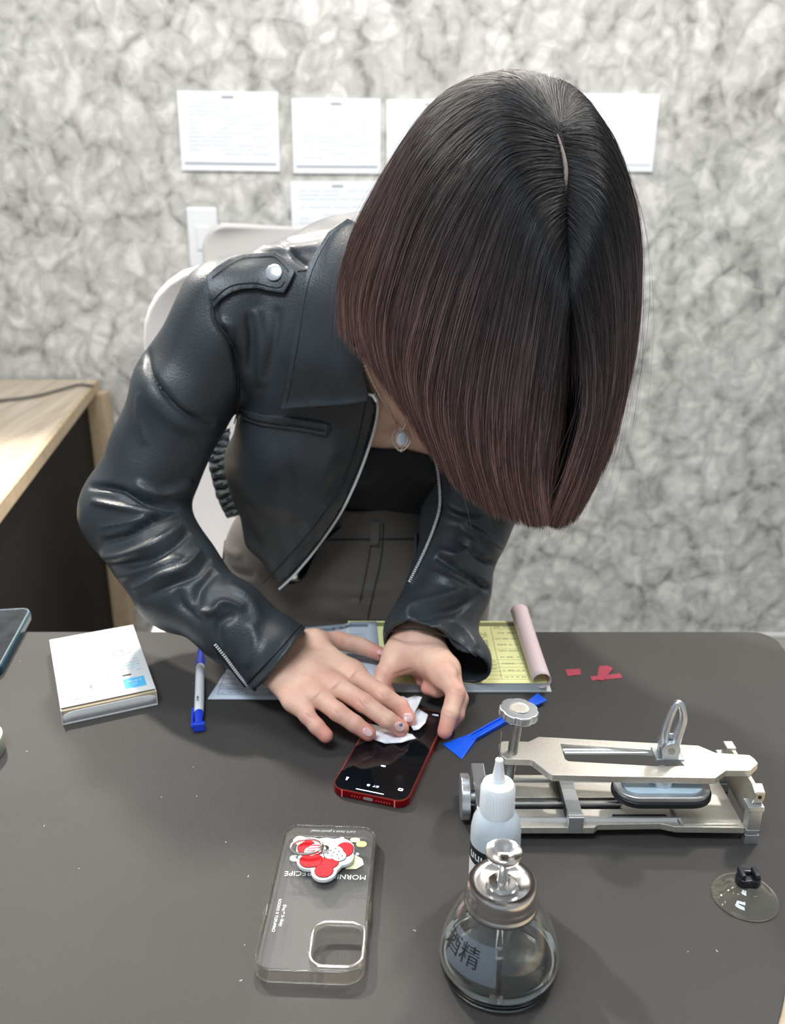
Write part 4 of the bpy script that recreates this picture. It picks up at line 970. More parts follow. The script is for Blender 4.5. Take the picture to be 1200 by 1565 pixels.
# skin tone of its own: pinker finger tips and knuckles
ca_ = body.data.attributes.new('pink', 'FLOAT', 'POINT'); pk = np.zeros(len(V_))
for fg in (idx1, mid1, rng1, pin1, thb1, idx2, mid2, rng2, pin2, thb2):
    pk = np.maximum(pk, np.exp(-(np.linalg.norm(V_-fg[3][0], axis=1)/.015)**2)); pk = np.maximum(pk, .45*np.exp(-(np.linalg.norm(V_-fg[1][0], axis=1)/.014)**2)); pk = np.maximum(pk, .35*np.exp(-(np.linalg.norm(V_-fg[0][0], axis=1)/.016)**2))
ca_.data.foreach_set('value', pk.astype(np.float32))
nt = skin.node_tree; at_ = nt.nodes.new('ShaderNodeAttribute'); at_.attribute_name = 'pink'; mxx = nt.nodes.new('ShaderNodeMix'); mxx.data_type = 'RGBA'
src = nt.nodes['Principled BSDF'].inputs['Base Color'].links[0].from_socket
nt.links.new(at_.outputs['Fac'], mxx.inputs[0]); nt.links.new(src, mxx.inputs[6]); mxx.inputs[7].default_value = (.72, .27, .22, 1); nt.links.new(mxx.outputs[2], nt.nodes['Principled BSDF'].inputs['Base Color'])
hair_dark = mat('brow_hair', (.02, .015, .012), .6)
for s in (-1, 1):
    MB().tube([tuple(HP(s*(.014+.032*t), .0905-.018*t*t, .026+.006*math.sin(t*2.6))) for t in np.linspace(0, 1, 8)], [.0012, .002, .0022, .0022, .002, .0017, .0012, .0006], 6).build('eyebrow', hair_dark, person, world=True)
    MB().tube([tuple(HP(s*(.019+.026*t), .0885-.004*t, .004-.003*math.sin(t*3.1))) for t in np.linspace(0, 1, 8)], .0009, 6).build('eyelashes', hair_dark, person, world=True)

# --- draped patches
def poly_dense(pts, step=3.0):
    o = []
    for i in range(len(pts)):
        a = np.array(pts[i], float); b = np.array(pts[(i+1) % len(pts)], float); n = max(1, int(np.linalg.norm(b-a)/step))
        for k in range(n): o.append(tuple(a+(b-a)*k/n))
    return o
def drape(name, pts, tree, m, parent, off=.003, thick=.002, step=4.0, smooth=3, fallback=None, bev=0.0, sub=0, bump=None):
    out_ = poly_dense(pts, step); n = len(out_); xs = [p[0] for p in out_]; ys = [p[1] for p in out_]; V2 = [Vector(p) for p in out_]
    y = min(ys)+step/2
    while y < max(ys):
        x = min(xs)+step/2
        while x < max(xs):
            if inside((x, y), out_) and min((x-a)**2+(y-b)**2 for a, b in out_) > (step*.55)**2: V2.append(Vector((x, y)))
            x += step
        y += step
    v2, _, f2, *_r = delaunay_2d_cdt(V2, [(i, (i+1) % n) for i in range(n)], [], 1, 1e-5)
    f2 = [f for f in f2 if inside((sum(v2[i][0] for i in f)/len(f), sum(v2[i][1] for i in f)/len(f)), out_)]
    R3 = []; Nn = []; bad = []
    for i, p in enumerate(v2):
        h, nn = hit(tree, p[0], p[1])
        if h is None: bad.append(i); R3.append(None); Nn.append(None)
        else: R3.append(h); Nn.append(nn)
    good = [i for i in range(len(v2)) if R3[i] is not None]
    if not good: print('drape failed', name); return None
    for i in bad:
        j = min(good, key=lambda g: (v2[g][0]-v2[i][0])**2+(v2[g][1]-v2[i][1])**2)
        zc = (R3[j]-CAM)@FW; R3[i] = P(v2[i][0], v2[i][1], zc); Nn[i] = Nn[j]
    R3 = np.array(R3); Nn = np.array(Nn)
    # smooth depth along the rays and normals
    nb = [set() for _ in v2]
    for f in f2:
        for a, b in zip(f, list(f[1:])+[f[0]]): nb[a].add(b); nb[b].add(a)
    dep = (R3-CAM)@FW
    for _ in range(smooth):
        dep = np.array([.5*dep[i]+.5*np.mean([dep[j] for j in nb[i]]) if nb[i] else dep[i] for i in range(len(v2))])
        Nn = np.array([Nn[i]+sum(Nn[j] for j in nb[i]) for i in range(len(v2))]); Nn /= np.linalg.norm(Nn, axis=1)[:, None]+1e-9
    V3 = np.array([P(v2[i][0], v2[i][1], dep[i]) for i in range(len(v2))])+Nn*off
    if bump is not None: V3 = V3+Nn*np.array([bump(p[0], p[1]) for p in v2])[:, None]
    me_o = mk(name, V3, f2, m, parent, world=True)
    # outward orientation
    bm = bmesh.new(); bm.from_mesh(me_o.data); bm.faces.ensure_lookup_table()
    s_ = sum(f.normal.dot(Vector(CAM)-f.calc_center_median()) for f in bm.faces)
    if s_ < 0: bmesh.ops.reverse_faces(bm, faces=bm.faces)
    bm.to_mesh(me_o.data); bm.free()
    if thick: sm = me_o.modifiers.new('s', 'SOLIDIFY'); sm.thickness = thick; sm.offset = -1
    if bev: bevel(me_o, bev, 2, 50)
    return me_o
def path3(pts, tree, off=.001, n=None, close=False):
    p = cr(pts, n or max(6, int(sum(math.dist(a, b) for a, b in zip(pts[:-1], pts[1:]))/3.0))); o = []; last = None
    for q in p:
        h, nn = hit(tree, q[0], q[1])
        if h is None:
            if last is None: continue
            h = P(q[0], q[1], last)
            nn = np.array([0, -1, 0.])
        last = (h-CAM)@FW; o.append(h+nn*off)
    o = np.array(o)
    for _ in range(2): o[1:-1] = .5*o[1:-1]+.25*(o[:-2]+o[2:])
    return o

nail = mat('nail', (.80, .50, .47), .18, coat=.6); treeh = bvh(V_[off[2]:], Q_[len(bQ)+len(hQ):]-off[2])
def ellipse(cx, cy, a, b, rot, n=18): 
    c_, s_ = math.cos(rot), math.sin(rot); return [(cx+a*math.cos(t)*c_-b*math.sin(t)*s_, cy+a*math.cos(t)*s_+b*math.sin(t)*c_) for t in np.linspace(0, 2*math.pi, n, endpoint=False)]
for (cx, cy, a, b, rt) in ((624, 1097, 8.5, 7, .55), (611, 1111, 8.5, 7, .6), (562, 1119, 8.5, 6.5, .6), (583, 998, 8, 4, .35)):
    drape('fingernail', ellipse(cx, cy, a, b, rt), treeh, nail, person, .0004, .0006, 2.2, 2)
drape('nail_mark', ellipse(612, 1107.5, 2.6, 2.2, 0), treeh, mat('nail_blue', (.12, .20, .34), .3), person, .0012, .0004, 1.3, 1)

# --- bandeau top: follows the torso
btree = bvh(bV, bQ)
N_ = normals(bV, bQ); ax_ = (CHE-WAI)/np.linalg.norm(CHE-WAI); tt = (bV-WAI)@ax_; xx, yy_, zz_ = pxproj(bV)
def relax(V, q, n=12):
    es = np.sort(np.concatenate([np.stack([q[:, i], q[:, (i+1) % 4]], 1) for i in range(4)]), 1); ue, cn = np.unique(es, axis=0, return_counts=True); be = ue[cn == 1]
    for _ in range(n):
        acc = np.zeros_like(V); num = np.zeros(len(V))
        for a, b in ((0, 1), (1, 0)):
            np.add.at(acc, be[:, a], V[be[:, b]]); np.add.at(num, be[:, a], 1)
        m = num == 2; V[m] = .5*V[m]+.5*acc[m]/2
    return V
def garment(name, mask, o_, m, parent, th_=.0015):
    keep = mask[bQ].all(1); q = bQ[keep]; ids = np.unique(q); mp_ = np.full(len(bV), -1); mp_[ids] = np.arange(len(ids))
    V3 = relax(bV[ids]+N_[ids]*o_, mp_[q], 16); o = mk_np(name, V3, mp_[q], m, parent, world=True); s_ = o.modifiers.new('s', 'SOLIDIFY'); s_.thickness = th_; s_.offset = -1; return o
armx = np.minimum(np.linalg.norm(bV-S1, axis=1), np.linalg.norm(bV-S2, axis=1)) > .10
topm = mat('black_knit', (.006, .007, .010), .85, bump=.2, bscale=1500, sheen=.1)
low = ((bV-E1)@(S1-E1) > 0)
bx_ok = (np.abs(bV[:, 0]-.0) < .17) & (bV[:, 2] > .80) & armx
# upper edge about pixel row 673, lower edge about row 800
garment('bandeau_top', bx_ok & (tt > -.045) & (tt < .196) & (bV[:, 1] > .9), .004, topm, person)

# --- trousers
tv = Vol((-.31, .98, .03), (.21, 1.42, .96), .005)
tv.ell((-.050, 1.185, .795), (.192, .118, .12), .02); tv.cone([-.042, 1.170, .915], [-.05, 1.185, .80], .137, .165, .03, (np.array([0, -1, -.1]), 1.22))
for sx in (-.138, .038): tv.chain([((sx, 1.18, .75), .108), ((sx, 1.13, .44), .075), ((sx+.005, 1.20, .07), .062)], .02)
tV, tQ = tv.mesh(2)
tV = folds(tV, tQ, [([(430, 925), (500, 930), (560, 945), (640, 935)], 6, 3), ([(430, 905), (520, 915), (600, 912)], 5, -2.5), ([(470, 890), (540, 905), (640, 890)], 6, 2), ([(440, 945), (540, 955), (640, 955)], 5, -3), ([(320, 800), (345, 840), (370, 850)], 7, 3), ([(330, 830), (350, 870), (390, 880)], 6, -3), ([(570, 800), (566, 860), (553, 930)], 3, -1.5)])
keep = (tV[tQ][:, :, 2].mean(1) < .903+.0*tV[tQ][:, :, 0].mean(1)) & (tV[tQ][:, :, 2].mean(1) > .05)
trm = mat('taupe_twill', (.105, .092, .082), .62, bump=.3, bscale=1200, var=.12, vscale=30, sheen=.15)
trs = mk_np('trousers', tV, tQ[keep], trm, person, world=True); s_ = trs.modifiers.new('s', 'SOLIDIFY'); s_.thickness = .002; s_.offset = -1
ttree = bvh(tV, tQ)
seam = mat('dark_seam', (.02, .018, .016), .7)
MB().tube([tuple(p) for p in path3([(400, 826), (480, 826), (560, 824), (640, 822), (690, 815)], ttree, .0008)], .0009, 6).build('waistband_seam', seam, trs, world=True)
MB().tube([tuple(p) for p in path3([(586, 800), (583, 850), (572, 900), (560, 955)], ttree, .0006)], .0008, 6).build('fly_seam', seam, trs, world=True)
MB().tube([tuple(p) for p in path3([(568, 800), (564, 850), (550, 920)], ttree, .0006)], .0006, 6).build('fly_stitching', seam, trs, world=True)
drape('belt_loop', [(566, 796), (580, 796), (579, 832), (565, 832)], ttree, trm, trs, .0035, .002, 3, 2)
MB().tube([tuple(p) for p in path3([(348, 800), (344, 830), (340, 865)], ttree, .0006)], .0009, 6).build('pocket_seam', seam, trs, world=True)
for sx in (-.138, .038):
    b_ = MB(); pts = rrect(.09, .25, .043, 8, sx+.005, 1.155)
    b_.prism(pts, 0, .018).build('shoe_sole', mat('black_rubber'), person, world=True, bev=.004)
    sv = Vol((sx-.07, 1.0, .0), (sx+.08, 1.30, .14), .005); sv.cone([sx+.005, 1.08, .035], [sx+.005, 1.22, .045], .036, .040, .02); sv.cone([sx+.005, 1.20, .06], [sx+.005, 1.215, .10], .04, .042, .02)
    a_, b2 = sv.mesh(1); a_[:, 2] = np.maximum(a_[:, 2], .016); mk_np('shoe', a_, b2, mat('shoe_black', (.015, .015, .016), .4), person, world=True)

# --- leather jacket
jv = Vol((-.385, .745, .775), (.29, 1.33, 1.30), .0029)
jv.cone(WAI+[.0, .02, .02], CHE+[0, .03, .015], .158, .160, .03, (AXN, 1.32))
jv.ell(np.array([-.025, 1.085, 1.155]), (.150, .085, .090), .05); jv.cone(CHE+[0, .035, .055], S1+[.012, .01, .0], .074, .058, .05); jv.cone(CHE+[0, .035, .055], S2+[0, .01, 0], .074, .060, .05)
jv.cone(CHE+[.015, .01, .055], NEK+[0, .025, .005], .085, .070, .04)
jv.cone(W(455, 560, 1.02), W(440, 700, 1.035), .060, .058, .05); jv.cone(W(440, 700, 1.035), W(437, 868, 1.045), .058, .016, .05)
jv.cone(W(515, 640, 1.025), W(505, 740, 1.04), .035, .030, .04); jv.cone(W(505, 740, 1.04), W(450, 860, 1.045), .030, .016, .04); jv.cone(W(405, 720, 1.07), W(400, 820, 1.07), .045, .022, .04)
jv.cone(W(740, 560, 1.02), W(700, 720, 1.04), .055, .045, .05); jv.cone(W(700, 720, 1.04), W(655, 870, 1.05), .045, .018, .04)
tors = jv.d.copy(); sleeve = np.full(jv.n, .08, np.float32)
jv.chain([(S1, .057), (W(277, 610, .985), .0565), (E1, .0535), (F1, .0470), (F1b, .0400), (T(420, 1003, .048), .0385), (T(452, 1028, .047), .0410)], .012, None, sleeve)
jv.cone(E1+[-.008, 0, .004], F1, .052, .045, .02, None, sleeve)
jv.chain([(S2, .058), (E2, .0500), (F2, .0445), (T(645, 972, .056), .0385), (T(640, 998, .055), .0375)], .012, None, sleeve)
jv.cone(T(668, 950, .050), T(713, 1006, .036), .036, .021, .03, None, sleeve); jv.cone(T(713, 1006, .036), T(722, 1020, .034), .021, .020, .02, None, sleeve)
k_ = .016; h = np.maximum(k_-np.abs(tors-sleeve), 0)/k_; jv.d = np.minimum(tors, sleeve)-h*h*k_*.25
jV, jQ = jv.mesh(3)
gi = np.clip(((jV-jv.lo)/jv.res).round().astype(int), 0, jv.n-1); lab = sleeve[gi[:, 0], gi[:, 1], gi[:, 2]] < tors[gi[:, 0], gi[:, 1], gi[:, 2]]   # True on sleeves
JF = [([(226, 530), (230, 568), (258, 610), (290, 636), (330, 650)], 5, -5), ([(214, 560), (221, 592), (248, 630), (285, 654), (335, 668)], 10, 1.5),
      ([(325, 455), (332, 492), (350, 520), (364, 560), (366, 605), (358, 650)], 5, -4.5), ([(336, 490), (352, 500), (356, 535)], 5, 3.5), ([(216, 600), (212, 640), (222, 680)], 7, 2),
      ([(205, 740), (250, 758), (296, 737)], 9, 5), ([(133, 742), (183, 748), (225, 768), (276, 777)], 5, -7), ([(137, 765), (183, 776), (242, 786)], 6, 4.5),
      ([(154, 829), (192, 817), (237, 792), (275, 783)], 5, -8), ([(150, 806), (190, 800), (225, 790)], 4, 2.5), ([(142, 846), (183, 850), (237, 833), (280, 800)], 7, 5), ([(160, 862), (217, 858), (262, 836), (290, 812)], 5, -5),
      ([(172, 884), (230, 868), (280, 850)], 7, 3), ([(200, 902), (242, 882), (283, 867), (308, 838)], 7, 5), ([(215, 915), (262, 895), (300, 878), (322, 850)], 6, -4), ([(296, 935), (325, 935), (342, 921), (375, 930)], 7, 5), ([(300, 925), (305, 900), (330, 871)], 8, -5), ([(272, 900), (278, 925), (310, 950)], 7, -3.5),
      ([(358, 938), (333, 958), (346, 1000)], 7, -3.5), ([(345, 890), (380, 915), (400, 950)], 10, 3), ([(385, 950), (390, 985), (375, 1020)], 10, 2.5), ([(462, 950), (420, 1002), (374, 1050)], 2.5, -1.6),
      ([(347, 500), (366, 550), (372, 608)], 6, -5), ([(392, 470), (402, 530), (398, 590)], 10, 3), ([(380, 480), (385, 520), (380, 570)], 6, -3), ([(378, 372), (417, 383), (487, 376)], 7, 3.5), ([(433, 372), (450, 392), (470, 408)], 5, -3.5), ([(350, 385), (372, 365), (400, 352)], 7, 2.5), ([(420, 360), (450, 366), (500, 360)], 5, -2.5), ([(425, 470), (420, 520), (405, 580)], 7, -2.5),
      ([(667, 843), (700, 850), (726, 826)], 7, 4), ([(710, 800), (745, 828), (768, 842)], 6, 6), ([(667, 850), (697, 866), (736, 893), (755, 905)], 5, -7), ([(700, 822), (735, 850), (762, 862)], 5, -5), ([(650, 870), (690, 890), (720, 905)], 7, 3), ([(623, 948), (630, 930), (670, 916), (714, 902)], 8, 5), ([(640, 958), (655, 940), (700, 930), (735, 905)], 6, -4), ([(680, 775), (700, 790), (740, 795)], 7, 4), ([(662, 940), (664, 962), (690, 985), (720, 1000)], 6, -5), ([(690, 945), (712, 965), (730, 990)], 7, 3), ([(590, 966), (640, 962), (690, 978)], 2.5, -1.5),
      ([(345, 668), (338, 700), (352, 740), (400, 812)], 6, 3), ([(410, 760), (470, 800), (480, 830)], 16, 3), ([(430, 640), (440, 720), (450, 780)], 14, -3), ([(500, 640), (505, 700), (480, 770)], 14, 2.5)]
JF = [(p_, w_*.9, a_*(1.35 if w_ > 3 else 1)) for p_, w_, a_ in JF]
jV = folds(jV, jQ, JF)
# small all-over unevenness of the leather
fr_ = sum(np.sin(jV@np.array(k_)*1.0+ph_)*a_ for k_, ph_, a_ in (((61, 20, 33), 0, .0009), ((-30, 75, 50), 1.3, .0007), ((20, -52, 90), 2.1, .0008), ((120, 40, -80), .7, .0004)))
jV = jV+normals(jV, jQ)*fr_[:, None]
jtree = bvh(jV, jQ)
jx, jy, jz = pxproj(jV); jN = normals(jV, jQ); front = ((CAM-jV)*jN).sum(1) > -.02
def in_poly(x, y, poly):
    c = np.zeros(len(x), bool); n = len(poly)
    for i in range(n):
        a, b = poly[i], poly[(i+1) % n]
        if a[1] == b[1]: continue
        m = (a[1] > y) != (b[1] > y); c ^= m & (x < (b[0]-a[0])*(y-a[1])/(b[1]-a[1])+a[0])
    return c
ZL = [(571, 602), (577, 622), (570, 655), (556, 700), (538, 745), (515, 790), (480, 840), (448, 878), (415, 909)]
ZR = [(660, 690), (668, 715), (672, 750), (671, 780), (660, 815), (645, 850), (625, 890)]
opening = [(546, 500), (552, 545), (562, 580)]+ZL+[(415, 1000), (620, 1000)]+ZR[::-1]+[(645, 640), (640, 560), (640, 400), (590, 420), (560, 440)]
lowhem = [(290, 690), (318, 690), (330, 745), (346, 792), (368, 840), (390, 882), (415, 909), (415, 1000), (200, 1000), (200, 690)]
rhem = [(625, 890), (900, 880), (900, 1000), (600, 1000)]
dead = (in_poly(jx, jy, opening) & front & ~lab & (jV[:, 1] < 1.16)) | (in_poly(jx, jy, lowhem) & ~lab) | (in_poly(jx, jy, rhem) & ~lab) | (~lab & (jV[:, 2] < .895) & (jV[:, 1] > 1.10))
# neck hole
dead |= (np.linalg.norm(jV-(NEK+np.array([.018, -.03, .03])), axis=1) < .068) & ~lab
# cuffs
c1 = P(469, 961, .86); d1 = np.cross(P(469, 961, .86)-CAM, P(388, 1060, .86)-CAM)+np.array([0, 0, 0]); d1 /= np.linalg.norm(d1)
if d1@(W1-E1) < 0: d1 = -d1
A2, B2, C2 = T(585, 979, .060), T(743, 1020, .038), T(700, 1040, .014); d2 = np.cross(B2-A2, C2-A2); d2 /= np.linalg.norm(d2)
if d2@(W2-E2) < 0: d2 = -d2
dead |= ((jV-c1)@d1 > 0) & lab & (jV[:, 0] < -.02) & (jV[:, 1] < .90)
dead |= ((jV-A2)@d2 > 0) & lab & (jV[:, 0] > -.06) & (jV[:, 1] < .93) & (jV[:, 0] > -.03)
keepq = ~dead[jQ].any(1); q = jQ[keepq]; ids = np.unique(q); mp_ = np.full(len(jV), -1); mp_[ids] = np.arange(len(ids)); q = mp_[q]; cV = jV[ids].copy()
# drop loose islands (keep the largest), then relax the cut edges
ed = np.concatenate([np.stack([q[:, i], q[:, (i+1) % 4]], 1) for i in range(4)]); par = np.arange(len(cV))
for _ in range(400):
    m = np.minimum(par[ed[:, 0]], par[ed[:, 1]]); old = par.copy(); np.minimum.at(par, ed[:, 0], m); np.minimum.at(par, ed[:, 1], m); par = par[par]
    if (old == par).all(): break
rid, cnts = np.unique(par[q[:, 0]], return_counts=True); big = rid[cnts > 3000]; q = q[np.isin(par[q[:, 0]], big)]
es = np.sort(np.concatenate([np.stack([q[:, i], q[:, (i+1) % 4]], 1) for i in range(4)]), 1); ue, cn = np.unique(es, axis=0, return_counts=True); be = ue[cn == 1]
for _ in range(14):
    acc = np.zeros_like(cV); num = np.zeros(len(cV))
    for a, b in ((0, 1), (1, 0)):
        np.add.at(acc, be[:, a], cV[be[:, b]]); np.add.at(num, be[:, a], 1)
    m = num == 2; cV[m] = .5*cV[m]+.5*acc[m]/2
leather = mat('black_leather', (.033, .040, .045), .43, bump=.35, bscale=420, spec=.62, var=.2, vscale=14)
jk = mk_np('leather_jacket', cV, q, leather, person, world=True); s_ = jk.modifiers.new('s', 'SOLIDIFY'); s_.thickness = .0022; s_.offset = -1
jk['label'] = 'black leather biker jacket'

leather2 = mat('black_leather_panel', (.038, .046, .052), .40, bump=.3, bscale=420, spec=.62, var=.2, vscale=14)
stm = mat('stitching', (.012, .013, .014), .6)
# collar / lapel
lap_p = [(540, 345), (508, 366), (478, 412), (461, 472), (452, 526), (441, 578), (431, 619), (470, 615), (520, 610), (565, 603), (561, 580), (556, 556), (556, 520), (556, 470), (556, 400), (550, 350)]
drape('collar_lapel', lap_p, jtree, leather2, jk, .0120, .0055, 5, 16, bev=.0014)
# epaulette with button
ep = [(318, 427), (332, 414), (352, 402), (372, 396), (395, 394), (423, 391), (438, 400), (454, 418), (446, 436), (437, 450), (415, 447), (392, 443), (372, 444), (355, 449), (340, 458), (327, 471), (322, 455)]
drape('epaulette', ep, jtree, leather2, jk, .0065, .0035, 4, 8, bev=.0008)
epi = [(327, 430), (340, 420), (356, 410), (376, 403), (396, 401), (420, 399), (432, 406), (445, 419), (439, 433), (431, 442), (412, 440), (392, 436), (370, 437), (352, 441), (338, 450), (330, 459)]
def stitch(name, pts, off_, r=.0005, tree=jtree, m=stm, par=None):
    p = path3(pts, tree, off_); return MB().tube([tuple(a) for a in p], r, 5).build(name, m, par or jk, world=True)
stitch('lapel_stitching', [(513, 371), (486, 416), (470, 472), (456, 546), (440, 611)], .0124, .0006); stitch('lapel_stitching', [(440, 611), (480, 606), (556, 596)], .0124, .0006)
stitch('epaulette_stitching', epi[:8], .0072); stitch('epaulette_stitching', epi[8:], .0072)
bh_, bn_ = hit(jtree, 422, 421)
bt_ = MB().lathe([(0, 0), (.0088, 0), (.0093, .0008), (.0090, .0020), (.0075, .0028), (0, .0032)], 32)
bt_.xf(Matrix.Translation(tuple(bh_+bn_*.0065)) @ Vector((0, 0, 1)).rotation_difference(Vector(bn_)).to_matrix().to_4x4()); bt_.build('metal_button', mat('bright_metal', (.85, .86, .86), .25, .9), jk, world=True)
# seams
for pts in ([(318, 424), (326, 470), (334, 500), (352, 528), (364, 566), (366, 610), (358, 648)], [(455, 415), (470, 413)], [(560, 612), (545, 680), (520, 745), (480, 805), (430, 862), (400, 893)]):
    stitch('seam', pts, .0004, .0008)
stitch('cuff_stitching', [(461, 955), (420, 1001), (378, 1045)], .0006, .0007); stitch('cuff_stitching', [(590, 966), (640, 962), (690, 977), (728, 1004)], .0006, .0007)
# welt pocket
drape('pocket_welt', [(367, 622), (400, 632), (440, 637), (501, 648), (499, 664), (440, 655), (400, 650), (372, 641)], jtree, leather2, jk, .0022, .0022, 3.5, 3, bev=.0006)
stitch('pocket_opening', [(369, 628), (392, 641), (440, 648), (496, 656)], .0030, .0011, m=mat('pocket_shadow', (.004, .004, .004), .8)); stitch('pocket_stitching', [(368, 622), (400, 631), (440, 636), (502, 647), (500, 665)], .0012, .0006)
# front zipper: tape and teeth along both front edges
silver = mat('zip_metal', (.86, .85, .82), .35, .1, spec=.9); tape_m = mat('zip_tape', (.012, .013, .015), .8)
def zipper(pts, side, name, tree=jtree, tw=.0028, off_=.0015, wpx=5.0):
    p2 = cr(pts, 60); t2 = np.gradient(p2, axis=0); t2 /= np.linalg.norm(t2, axis=1)[:, None]; nrm = np.stack([-t2[:, 1], t2[:, 0]], 1)*side
    ctr = path3([tuple(a) for a in p2[::4]]+[tuple(p2[-1])], tree, off_, 60); n = len(ctr); p2 = p2[-n:]; nrm = nrm[-n:]
    zc = (ctr-CAM)@FW; tt_ = np.linspace(0, 1, n); ok = np.abs(zc-np.median(zc)) < .08; pf = np.polyval(np.polyfit(tt_[ok], zc[ok], 3), tt_); zc = np.where(np.abs(zc-pf) > .012, pf, zc); zc = np.convolve(np.pad(zc, 3, 'edge'), np.ones(7)/7, 'valid')-.0040; ctr = np.array([P(p2[i][0], p2[i][1], zc[i]) for i in range(n)])
    b_ = MB(); w3 = [P(p2[i][0]+nrm[i][0]*.6, p2[i][1]+nrm[i][1]*.6, zc[i]+.0016) for i in range(n)]; w4 = [P(p2[i][0]-nrm[i][0]*wpx, p2[i][1]-nrm[i][1]*wpx, zc[i]+.0016) for i in range(n)]
    for a, b in zip(w3, w4): b_.v += [tuple(a), tuple(b)]
    b_.f = [(2*i, 2*i+2, 2*i+3, 2*i+1) for i in range(n-1)]; o = b_.build(name+'_tape', tape_m, jk, world=True); s = o.modifiers.new('s', 'SOLIDIFY'); s.thickness = .0007; s.offset = 0
    cum = np.concatenate([[0], np.cumsum(np.linalg.norm(np.diff(ctr, axis=0), axis=1))]); tb_ = MB(); m = int(cum[-1]/.0025)
    for k in range(m):
        s_ = cum[-1]*(k+.5)/m; c = np.array([np.interp(s_, cum, ctr[:, i]) for i in range(3)]); i = min(n-2, int(np.searchsorted(cum, s_))-1); i = max(i, 0)
        t = ctr[i+1]-ctr[i]; t /= np.linalg.norm(t); u = (w3[i]-w4[i]); u /= np.linalg.norm(u); u = u-t*(u@t); u /= np.linalg.norm(u); w_ = np.cross(t, u)
        q = MB().box(-.0006, .0006, -tw/2, tw/2, -.0011, .0011); q.v = [tuple(c+t*a+u*b+w_*d) for a, b, d in q.v]; tb_.add(q.v, q.f)
    tag(tb_.build(name+'_teeth', silver, jk, smooth=False, world=True), kind='stuff')
    return ctr
zl_ = zipper([(x+(2.5 if y > 640 else .5), y) for x, y in ZL[:-1]]+[(426, 901)], -1, 'zipper'); zr_ = zipper(ZR, 1, 'zipper')
zt0 = zl_[0]; MB().tube([tuple(P(563, 602, (zt0-CAM)@FW)), tuple(P(570, 605, (zt0-CAM)@FW-.001)), tuple(P(576, 614, (zt0-CAM)@FW-.001))], .0017, 8).build('zipper_top_stop', silver, jk, world=True)
zipper([(328, 984), (345, 1005), (362, 1028), (378, 1048)], -1, 'cuff_zipper', off_=.0025)
# elastic shirred hem at the back of the jacket, seen between arm and body
b_ = MB(); oc = cr([(336, 655), (322, 680), (319, 705), (326, 740), (336, 770), (348, 792)], 60); ic = cr([(352, 655), (350, 680), (352, 705), (362, 732), (378, 755), (392, 770)], 60)
for i in range(60):
    t = i/59; Yc_ = 1.135-.055*t
    for j in range(9):
        u = j/8; p = oc[i]*(1-u)+ic[i]*u; b_.v.append(tuple(W(p[0], p[1], Yc_+.006*u-.0035*math.sin(i*1.25+.9*math.sin(u*9+i*.35))*(.6+.4*math.sin(u*7)))))
b_.f = [(i*9+j, i*9+j+1, (i+1)*9+j+1, (i+1)*9+j) for i in range(59) for j in range(8)]
o = b_.build('elastic_hem', mat('lining_grey', (.10, .115, .12), .5), jk, world=True); s_ = o.modifiers.new('s', 'SOLIDIFY'); s_.thickness = .003

# --- necklace
gold = mat('rose_gold', (.92, .74, .62), .3, .85)
btr2 = btree
ch = cr([(545, 520), (556, 555), (572, 592), (590, 622), (606, 648)], 60); cp = []
for i, q in enumerate(ch):
    h_, n_ = hit(btr2, q[0], q[1]); 
    if h_ is None: h_ = P(q[0], q[1], 1.0); n_ = np.array([0, -1, 0.])
    cp.append(h_+n_*.004)
cp = np.array(cp)
zc_ = np.linspace((cp[0]-CAM)@FW, (cp[-1]-CAM)@FW, 60); zc_ = np.minimum(zc_, (cp-CAM)@FW); cp = np.array([P(q[0], q[1], z_) for q, z_ in zip(ch, zc_)])
nk = None
lk = MB(); L2 = np.concatenate([[0], np.cumsum(np.linalg.norm(np.diff(cp, axis=0), axis=1))]); m = int(L2[-1]/.0024)
for k in range(m):
    s_ = L2[-1]*(k+.5)/m; c = np.array([np.interp(s_, L2, cp[:, i]) for i in range(3)]); i = min(58, int(np.searchsorted(L2, s_))-1); t = cp[i+1]-cp[i]; t /= np.linalg.norm(t); u = np.cross(t, FW); u /= np.linalg.norm(u)
    if k % 2: u = np.cross(t, u)
    lk.tube([tuple(c+t*.0017*math.cos(a)+u*.0009*math.sin(a)) for a in np.linspace(0, 2*math.pi, 8, endpoint=False)], .0007, 5, True)
nko = lk.build('necklace_chain', gold, person, world=True); tag(nko, kind='stuff')
zp_ = (cp[-1]-CAM)@FW-.004
pc_c = P(613.5, 671, zp_)
def pv(x, y, d=0.0): return tuple(P(613.5+x, 671+y, zp_-d))
MB().tube([pv(-7, -23), pv(-1, -18), pv(3, -14), pv(7, -24)], .0009, 6).build('pendant_bail', gold, person, world=True)
pr2 = MB(); pr2.tube([pv(14*math.cos(a)*(1-.12*math.sin(a)), 16*math.sin(a)+2*abs(math.cos(2*a))) for a in np.linspace(0, 2*math.pi, 26, endpoint=False)], .0010, 6, True)
pr2.tube([pv(9.5*math.cos(a), 12*math.sin(a), .001) for a in np.linspace(0, 2*math.pi, 26, endpoint=False)], .0011, 6, True)
for a in np.linspace(0, 2*math.pi, 10, endpoint=False): pr2.tube([pv(10*math.cos(a), 12*math.sin(a), .0008), pv(15*math.cos(a+.25), 16*math.sin(a+.25), 0)], .0007, 5)
pr2.tube([pv(-3, -17), pv(0, -12), pv(4, -17)], .001, 6); pr2.tube([pv(0, 15), pv(0, 20)], [.0016, .0009], 6)
pr2.build('pendant_setting', gold, person, world=True)
sv = Vol(pc_c-.018, pc_c+.018, .0008); sv.ell(pc_c+FW*.001, (.0064, .0032, .0086), .001, np.array([RT, FW, UPV])); a_, b2 = sv.mesh(1)
